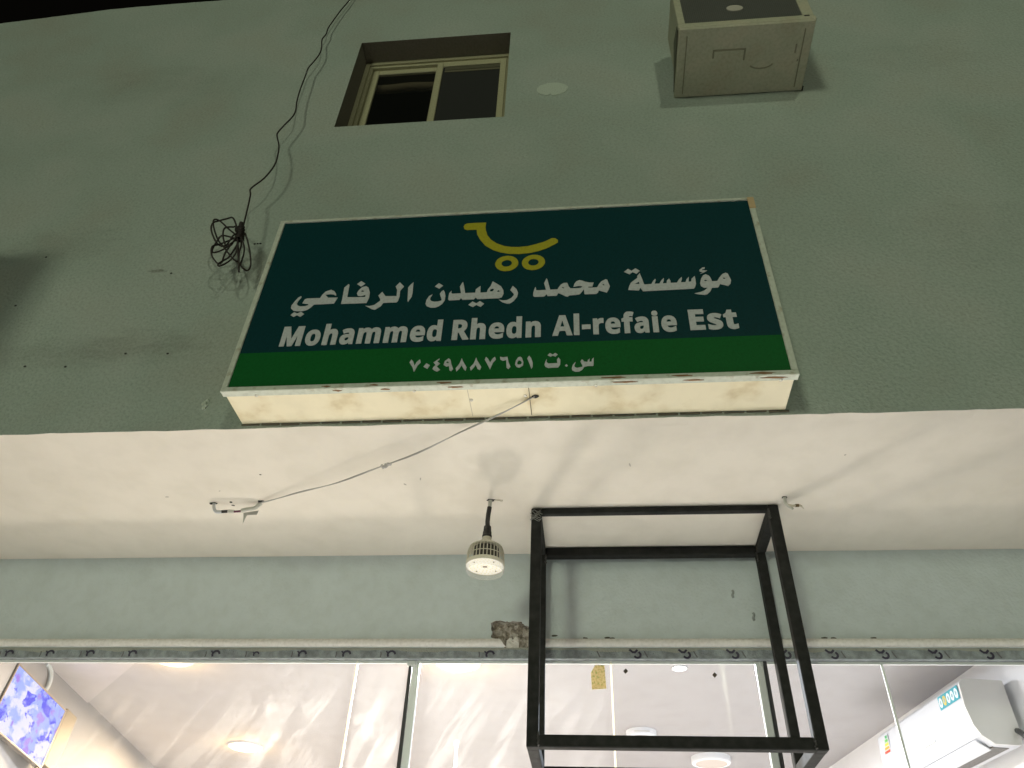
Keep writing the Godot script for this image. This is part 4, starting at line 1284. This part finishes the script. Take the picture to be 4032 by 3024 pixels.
func split_unit() -> void:
	# indoor air conditioner on the right wall; its long side runs back along the wall
	var u := thing("indoor_unit", "white wall air conditioner with teal icon strip, behind the right pane", "air conditioner", Vector3(2.40, 2.95, -1.97), 0.0)
	u.basis = Basis(Vector3(-0.153, 0, -0.988), Vector3.UP, Vector3(-0.988, 0, 0.153))   # x runs back, z into the room
	var prof := [Vector2(0.0, 0.36), Vector2(0.20, 0.36), Vector2(0.245, 0.355), Vector2(0.268, 0.33), Vector2(0.276, 0.20), Vector2(0.262, 0.10), Vector2(0.235, 0.045), Vector2(0.17, 0.0), Vector2(0.02, 0.0), Vector2(0.0, 0.05)]
	var L := 1.12
	var body := Shape.new()
	for i in prof.size():
		var a: Vector2 = prof[i]
		var d: Vector2 = prof[(i + 1) % prof.size()]
		body.quad(Vector3(0.012, a.y, a.x), Vector3(0.012, d.y, d.x), Vector3(L, d.y, d.x), Vector3(L, a.y, a.x), Vector3(0, d.x - a.x if i > 0 else 1.0, a.y - d.y).rotated(Vector3.RIGHT, 0.0))
	obj("casing", body, M.white_plastic, u)
	var cap := Shape.new()
	var poly := PackedVector2Array()
	for q in prof: poly.append(Vector2(q.x, q.y))
	cap.plate(poly, Transform3D(Basis(Vector3(0, 0, 1), Vector3.UP, Vector3.LEFT), Vector3(0.0115, 0, 0)), 0.012)
	obj("end_cap", cap, M.grey_plastic, u)
	# the flap and outlet underneath
	obj("air_outlet", bx(Vector3(0.06, -0.003, 0.06), Vector3(L - 0.05, 0.002, 0.15), 0.0), plain(0.10, 0.09, 0.08, 0.6), u)
	var lou := Shape.new()
	lou.obox(Transform3D(Basis.from_euler(Vector3(-0.55, 0, 0)), Vector3(L / 2, 0.008, 0.205)), Vector3(L / 2 - 0.06, 0.004, 0.045), 0.003)
	obj("louvre", lou, M.white_plastic, u)
	var ch := Shape.new()
	ch.box(Vector3(0.05, -0.006, 0.155), Vector3(L - 0.05, 0.004, 0.165), 0.002)
	obj("outlet_edge", ch, M.beige_plastic, u)
	# icon strip: teal band with five round icons
	var strip := obj("icon_strip", bx(Vector3(0.02, 0.25, 0.2745), Vector3(0.25, 0.325, 0.2765)), plain(0.03, 0.27, 0.33, 0.5), u)
	for k in 5:
		var ic := disc(0.018, 0.028, 18, 0.0012, 0.0)
		obj("icon", ic, plain(0.55, 0.42, 0.08, 0.5) if k == 3 else plain(0.62, 0.68, 0.72, 0.5), strip, Vector3(0.045 + k * 0.045, 0.287, 0.2768))
		var inner := disc(0.008, 0.013, 12, 0.0008, 0.3)
		obj("icon_sign", inner, plain(0.22, 0.33, 0.37, 0.5), strip, Vector3(0.045 + k * 0.045, 0.287, 0.2782))
	obj("display", bx(Vector3(0.42, 0.12, 0.269), Vector3(0.58, 0.135, 0.274)), M.lamp_face, u)
	# energy label in coloured bars at the far end
	var lab := obj("energy_label", bx(Vector3(L - 0.16, 0.19, 0.2755), Vector3(L - 0.05, 0.32, 0.277)), M.white_plastic, u)
	var cols := [plain(0.04, 0.3, 0.1), plain(0.12, 0.4, 0.08), plain(0.5, 0.5, 0.05), plain(0.6, 0.3, 0.04), plain(0.5, 0.06, 0.03)]
	for k in 5:
		obj("colour_bar", bx(Vector3(L - 0.15, 0.295 - k * 0.022, 0.2772), Vector3(L - 0.12 + k * 0.012, 0.311 - k * 0.022, 0.278)), cols[k], lab)
	# drain pipe by the near end
	var pipe := Shape.new()
	pipe.tube(smooth(PackedVector3Array([Vector3(0.06, 0.09, 0.01), Vector3(-0.03, 0.06, 0.02), Vector3(-0.10, -0.06, 0.02), Vector3(-0.13, -0.3, 0.02)])), 0.016, 8)
	obj("pipe", pipe, plain(0.05, 0.05, 0.055, 0.7), u)

func stickers() -> void:
	var p := Shape.new()
	p.plate(PackedVector2Array([Vector2(0.019, 3.165), Vector2(0.069, 3.165), Vector2(0.074, 3.04), Vector2(-0.002, 3.035), Vector2(-0.006, 3.124)]), Transform3D(Basis(), Vector3(0, 0, -1.349)), 0.0012)
	var st := obj("paper_sticker", p, surfaced(plain(0.85, 0.78, 0.56, 0.8), noise_tex(61, 0.03, 3, [[0.0, Color(0.6, 0.75, 0.55)], [0.4, Color(0.95, 0.9, 0.8)], [1.0, Color(1, 1, 1)]], 256), null, 8.0, 0.0))
	(st.material_override as StandardMaterial3D).backlight_enabled = true
	(st.material_override as StandardMaterial3D).backlight = Color(0.62, 0.62, 0.6)
	tag(st, "tan paper sticker with a cut corner on the door glass", "sticker")
	for q in [Vector2(0.181, 3.133), Vector2(0.65, 3.114)]:
		var s := Shape.new()
		s.plate(PackedVector2Array([Vector2(-0.013, 0.0), Vector2(0.001, 0.0145), Vector2(0.0135, 0.001), Vector2(-0.001, -0.0145)]), Transform3D(), 0.0015)
		var o := obj("glass_marker", s, plain(0.07, 0.055, 0.04, 0.8), self, Vector3(q.x, q.y, -1.349))
		tag(o, "small dark square sticker on the glass, just right of the tan paper" if q.x < 0.4 else "small dark square sticker on the glass, toward the right door edge", "sticker", "small dark squares on the glass")

func shadow_board() -> void:
	# added board out of view, shaped to shade the wall at the left edge
	var b := thing("shadow_board", "added blank board left of the shop, casting a shadow on the wall", "sign", Vector3(-3.80, 3.98, 0))
	obj("board", bx(Vector3(-0.06, 0.0, 0.12), Vector3(0.06, 1.25, 1.62), 0.008), M.trim, b)
	for y in [0.25, 1.0]:
		obj("bracket", bx(Vector3(-0.02, y, 0.001), Vector3(0.02, y + 0.04, 0.12)), M.black_steel, b)

func lettering() -> void:
	glyph("a", [3766,1403,3807,1445,3840,1414,3881,1448,3921,1409,3886,1367,3850,1395,3818,1364], [])
	glyph("a", [3918,1377,3927,1328,3937,1283,3948,1215,3958,1207,4020,1211,4039,1253,4063,1283,4066,1263,4050,1213,4097,1212,4116,1252,4146,1290,4142,1251,4128,1212,4166,1214,4172,1249,4196,1279,4206,1247,4206,1215,4266,1215,4290,1261,4320,1295,4319,1267,4304,1217,4349,1218,4361,1257,4388,1291,4378,1220,4404,1223,4411,1262,4445,1299,4447,1251,4445,1189,4432,1143,4417,1122,4289,1120,4104,1117,3994,1115,3933,1114,3910,1166,3894,1128,3791,1141,3805,1196,3824,1242,3862,1280,3890,1306,3892,1334], [PackedInt32Array([3858,1223,3903,1252,3906,1218])])
	glyph("a", [4557,1421,4533,1418,4500,1384,4502,1360,4530,1350,4501,1328,4540,1345,4573,1371,4528,1378,4524,1390,4552,1397], [])
	glyph("a", [4553,1318,4582,1295,4594,1262,4601,1214,4651,1215,4678,1265,4711,1310,4745,1328,4764,1315,4776,1255,4783,1219,4770,1169,4745,1139,4706,1157,4671,1173,4655,1133,4641,1124,4589,1124,4570,1077,4534,1037,4508,1031,4457,1040,4417,1055,4476,1071,4515,1091,4551,1128,4514,1129,4489,1155,4485,1194,4501,1256,4525,1302], [PackedInt32Array([4524,1232,4544,1241,4560,1225,4538,1218]), PackedInt32Array([4705,1253,4723,1263,4735,1241,4717,1241])])
	glyph("a", [2885,1238,2892,1217,2892,1193,2913,1187,2990,1189,2982,1236,2971,1287,2995,1358,3004,1337,3019,1257,3032,1190,3072,1189,3104,1190,3117,1221,3137,1256,3166,1278,3199,1279,3205,1264,3215,1224,3232,1196,3263,1195,3312,1195,3336,1199,3352,1219,3312,1226,3261,1216,3270,1257,3291,1295,3322,1310,3350,1300,3378,1283,3419,1269,3461,1266,3447,1210,3409,1207,3401,1197,3449,1194,3493,1196,3511,1239,3537,1279,3579,1307,3596,1297,3605,1251,3617,1203,3600,1151,3583,1114,3547,1134,3508,1152,3497,1119,3482,1104,3374,1105,3365,1112,3363,1177,3343,1143,3322,1109,3306,1103,3221,1098,3203,1081,3181,1088,3145,1117,3110,1138,3100,1108,3090,1099,3007,1101,2995,1131,2981,1103,2963,1096,2880,1097,2865,1112,2866,1153,2874,1200], [PackedInt32Array([3146,1218,3162,1218,3174,1197,3153,1206]), PackedInt32Array([3543,1232,3558,1242,3568,1219,3551,1222])])
	glyph("a", [1868,1306,1905,1352,1951,1313,1916,1271], [])
	glyph("a", [1962,1248,1977,1217,1989,1167,1988,1101,1968,1051,1934,1017,1899,1002,1853,1004,1814,1027,1799,1060,1802,1112,1822,1167,1856,1193,1838,1143,1839,1116,1853,1096,1881,1085,1918,1085,1954,1097,1955,1113,1929,1194,1942,1226], [])
	glyph("a", [2044,1233,2044,1204,2057,1188,2144,1190,2124,1289,2150,1358,2166,1296,2185,1190,2287,1190,2289,1239,2334,1286,2338,1187,2403,1189,2410,1228,2437,1280,2454,1345,2498,1307,2541,1267,2567,1209,2571,1159,2555,1111,2526,1097,2312,1098,2296,1123,2278,1095,2165,1096,2147,1125,2136,1096,2032,1096,2020,1113,2023,1195], [PackedInt32Array([2429,1201,2437,1230,2464,1240,2473,1221,2457,1198]), PackedInt32Array([2501,1200,2521,1216,2533,1191,2513,1189])])
	glyph("a", [2230,1022,2268,1066,2307,1038,2341,1067,2385,1028,2353,987,2308,1017,2278,987], [])
	glyph("a", [2659,1267,2697,1218,2715,1164,2707,1106,2677,1052,2638,1016,2607,1018,2565,1039,2527,1077,2569,1063,2609,1066,2649,1093,2673,1130,2673,1153,2636,1208], [])
	glyph("a", [440,975,469,1015,505,995,540,1016,579,982,546,945,506,971,478,947], [])
	glyph("a", [493,1246,498,1224,477,1178,470,1135,486,1108,514,1094,563,1095,597,1109,588,1124,526,1138,541,1196,564,1206,699,1204,711,1251,739,1298,791,1322,830,1297,855,1256,859,1232,830,1249,791,1257,742,1251,782,1205,883,1202,858,1117,757,1114,652,1114,629,1074,599,1042,535,1022,459,1033,422,1073,420,1112,441,1171,466,1226], [])
	glyph("a", [962,1398,973,1382,981,1201,1094,1194,1167,1194,1166,1225,1122,1206,1087,1216,1072,1252,1083,1295,1113,1342,1154,1353,1180,1329,1205,1257,1210,1179,1194,1105,1053,1106,932,1107,933,1177,925,1345], [PackedInt32Array([1105,1281,1126,1295,1149,1273,1124,1271])])
	glyph("a", [1052,1391,1088,1433,1137,1393,1099,1350], [])
	glyph("a", [1497,1390,1549,1325,1516,1265,1522,1187,1514,1118,1502,1098,1366,1097,1348,1051,1295,1004,1263,1014,1188,1067,1231,1060,1278,1072,1331,1129,1327,1155,1301,1206,1333,1259,1376,1193,1490,1187,1484,1280,1462,1330], [])
	glyph("a", [1639,1383,1649,1231,1647,1171,1617,1097,1611,1113,1594,1304,1609,1339], [])
	glyph("n", [1732,286,1745,323,1766,297,1784,245,1799,289,1827,321,1838,282,1812,247,1798,201,1786,169,1768,225], [])
	glyph("n", [1869,230,1893,270,1928,245,1908,201], [])
	glyph("n", [2010,325,2011,310,1991,290,2021,262,1993,225,2030,185,2003,163,1980,175,1957,197,1962,220,1982,246,1958,277], [])
	glyph("n", [2096,322,2116,302,2127,251,2149,189,2133,162,2116,176,2107,229,2083,221,2056,243,2063,290], [PackedInt32Array([2073,272,2090,287,2103,270,2097,260])])
	glyph("n", [2220,318,2232,282,2272,204,2266,162,2247,182,2223,233,2206,189,2181,157,2172,197,2201,248], [])
	glyph("n", [2353,322,2367,280,2407,204,2398,167,2375,182,2354,230,2335,190,2313,164,2303,200,2335,248], [])
	glyph("n", [2435,291,2444,325,2464,302,2486,254,2502,294,2527,323,2538,290,2513,252,2489,169,2471,213], [])
	glyph("n", [2574,321,2604,311,2643,318,2655,252,2675,193,2656,166,2640,188,2632,277,2601,269,2578,288], [])
	glyph("n", [2761,313,2777,298,2792,246,2790,204,2757,178,2729,191,2717,218,2722,265,2741,305], [PackedInt32Array([2732,236,2750,272,2771,258,2779,234,2768,218,2744,217])])
	glyph("n", [2826,290,2843,323,2862,291,2877,237,2878,185,2866,160,2855,201], [])
	glyph("n", [3012,320,3033,346,3059,325,3081,345,3105,324,3083,300,3061,314,3039,301], [])
	glyph("n", [3111,288,3128,258,3126,200,3108,167,3018,166,2994,180,2984,204,2992,243,3005,275,3002,237,3020,218,3101,220,3097,260], [])
	glyph("n", [3169,188,3182,203,3195,187,3182,173], [])
	glyph("n", [3430,274,3425,177,3417,171,3374,173,3343,165,3323,129,3295,109,3260,110,3233,128,3230,154,3240,193,3266,228,3254,184,3257,166,3277,155,3324,166,3328,176,3309,229,3324,258,3341,228,3372,222,3376,242,3393,263,3390,223,3409,224,3412,248], [])
	glyph("y", [2334,2288,2330,2217,2336,2162,2359,2070,2401,1996,2467,1930,2543,1885,2618,1862,2703,1856,2794,1863,2883,1891,2962,1920,3047,1975,3081,1971,3109,1940,3109,1901,3075,1873,2991,1815,2908,1778,2818,1754,2707,1745,2605,1756,2514,1784,2432,1828,2348,1903,2285,2004,2247,2096,2236,2177,2133,2177,2102,2198,2090,2240,2103,2276,2131,2289,2226,2291], [])
	glyph("y", [2703,1620,2703,1594,2697,1568,2685,1545,2669,1525,2648,1508,2624,1497,2599,1491,2572,1491,2546,1497,2522,1508,2502,1524,2485,1544,2473,1567,2467,1593,2466,1619,2472,1645,2483,1669,2499,1690,2520,1706,2544,1718,2571,1724,2597,1724,2624,1718,2648,1707,2669,1690,2686,1669,2697,1646], [PackedInt32Array([2639,1615,2637,1595,2627,1577,2611,1564,2591,1558,2570,1559,2551,1568,2537,1584,2530,1603,2532,1623,2542,1641,2558,1654,2578,1661,2600,1659,2619,1650,2633,1634])])
	glyph("y", [2977,1618,2977,1592,2970,1567,2958,1544,2941,1523,2920,1507,2896,1496,2870,1490,2844,1490,2818,1495,2795,1507,2774,1522,2758,1543,2747,1566,2741,1591,2741,1617,2747,1643,2759,1667,2776,1688,2797,1704,2821,1716,2848,1722,2875,1722,2901,1716,2925,1705,2945,1688,2961,1668,2972,1644], [PackedInt32Array([2913,1614,2911,1593,2901,1576,2884,1562,2864,1556,2843,1558,2824,1567,2811,1582,2805,1601,2807,1621,2817,1639,2834,1653,2854,1659,2875,1657,2894,1648,2907,1633])])
func street_lamp() -> void:
	# across the road behind the camera
	var l := thing("street_lamp", "tall grey street lamp across the road from the shop", "street lamp", Vector3(3.6, -0.3, 16.4))
	var pole := Shape.new()
	pole.tube(PackedVector3Array([Vector3(0, 0, 0), Vector3(0, 5.0, 0), Vector3(0, 10.2, 0)]), 0.09, 12, false, 0.05)
	obj("pole", pole, M.grey_plastic, l)
	var arm := Shape.new()
	arm.tube(smooth(PackedVector3Array([Vector3(0, 10.15, 0), Vector3(0, 10.5, -0.3), Vector3(0, 10.6, -1.1)])), 0.035, 10)
	obj("arm", arm, M.grey_plastic, l)
	obj("lamp_head", bx(Vector3(-0.16, 10.56, -1.75), Vector3(0.16, 10.66, -1.0), 0.03), M.grey_plastic, l)
	var b := SphereMesh.new()
	b.radius = 0.24
	b.height = 0.48
	obj("bulb", b, glow(1.0, 0.97, 0.86, 4.0), l, Vector3(0, 10.40, -1.4))
	var o := OmniLight3D.new()
	o.name = "street_lamp_light"
	o.light_color = Color(0.97, 1.0, 0.88)
	o.light_energy = 31.0
	o.light_size = 0.24
	o.omni_range = 60.0
	o.omni_attenuation = 2.0
	o.shadow_enabled = true
	o.position = l.position + Vector3(0, 10.40, -1.4)
	add_child(o)
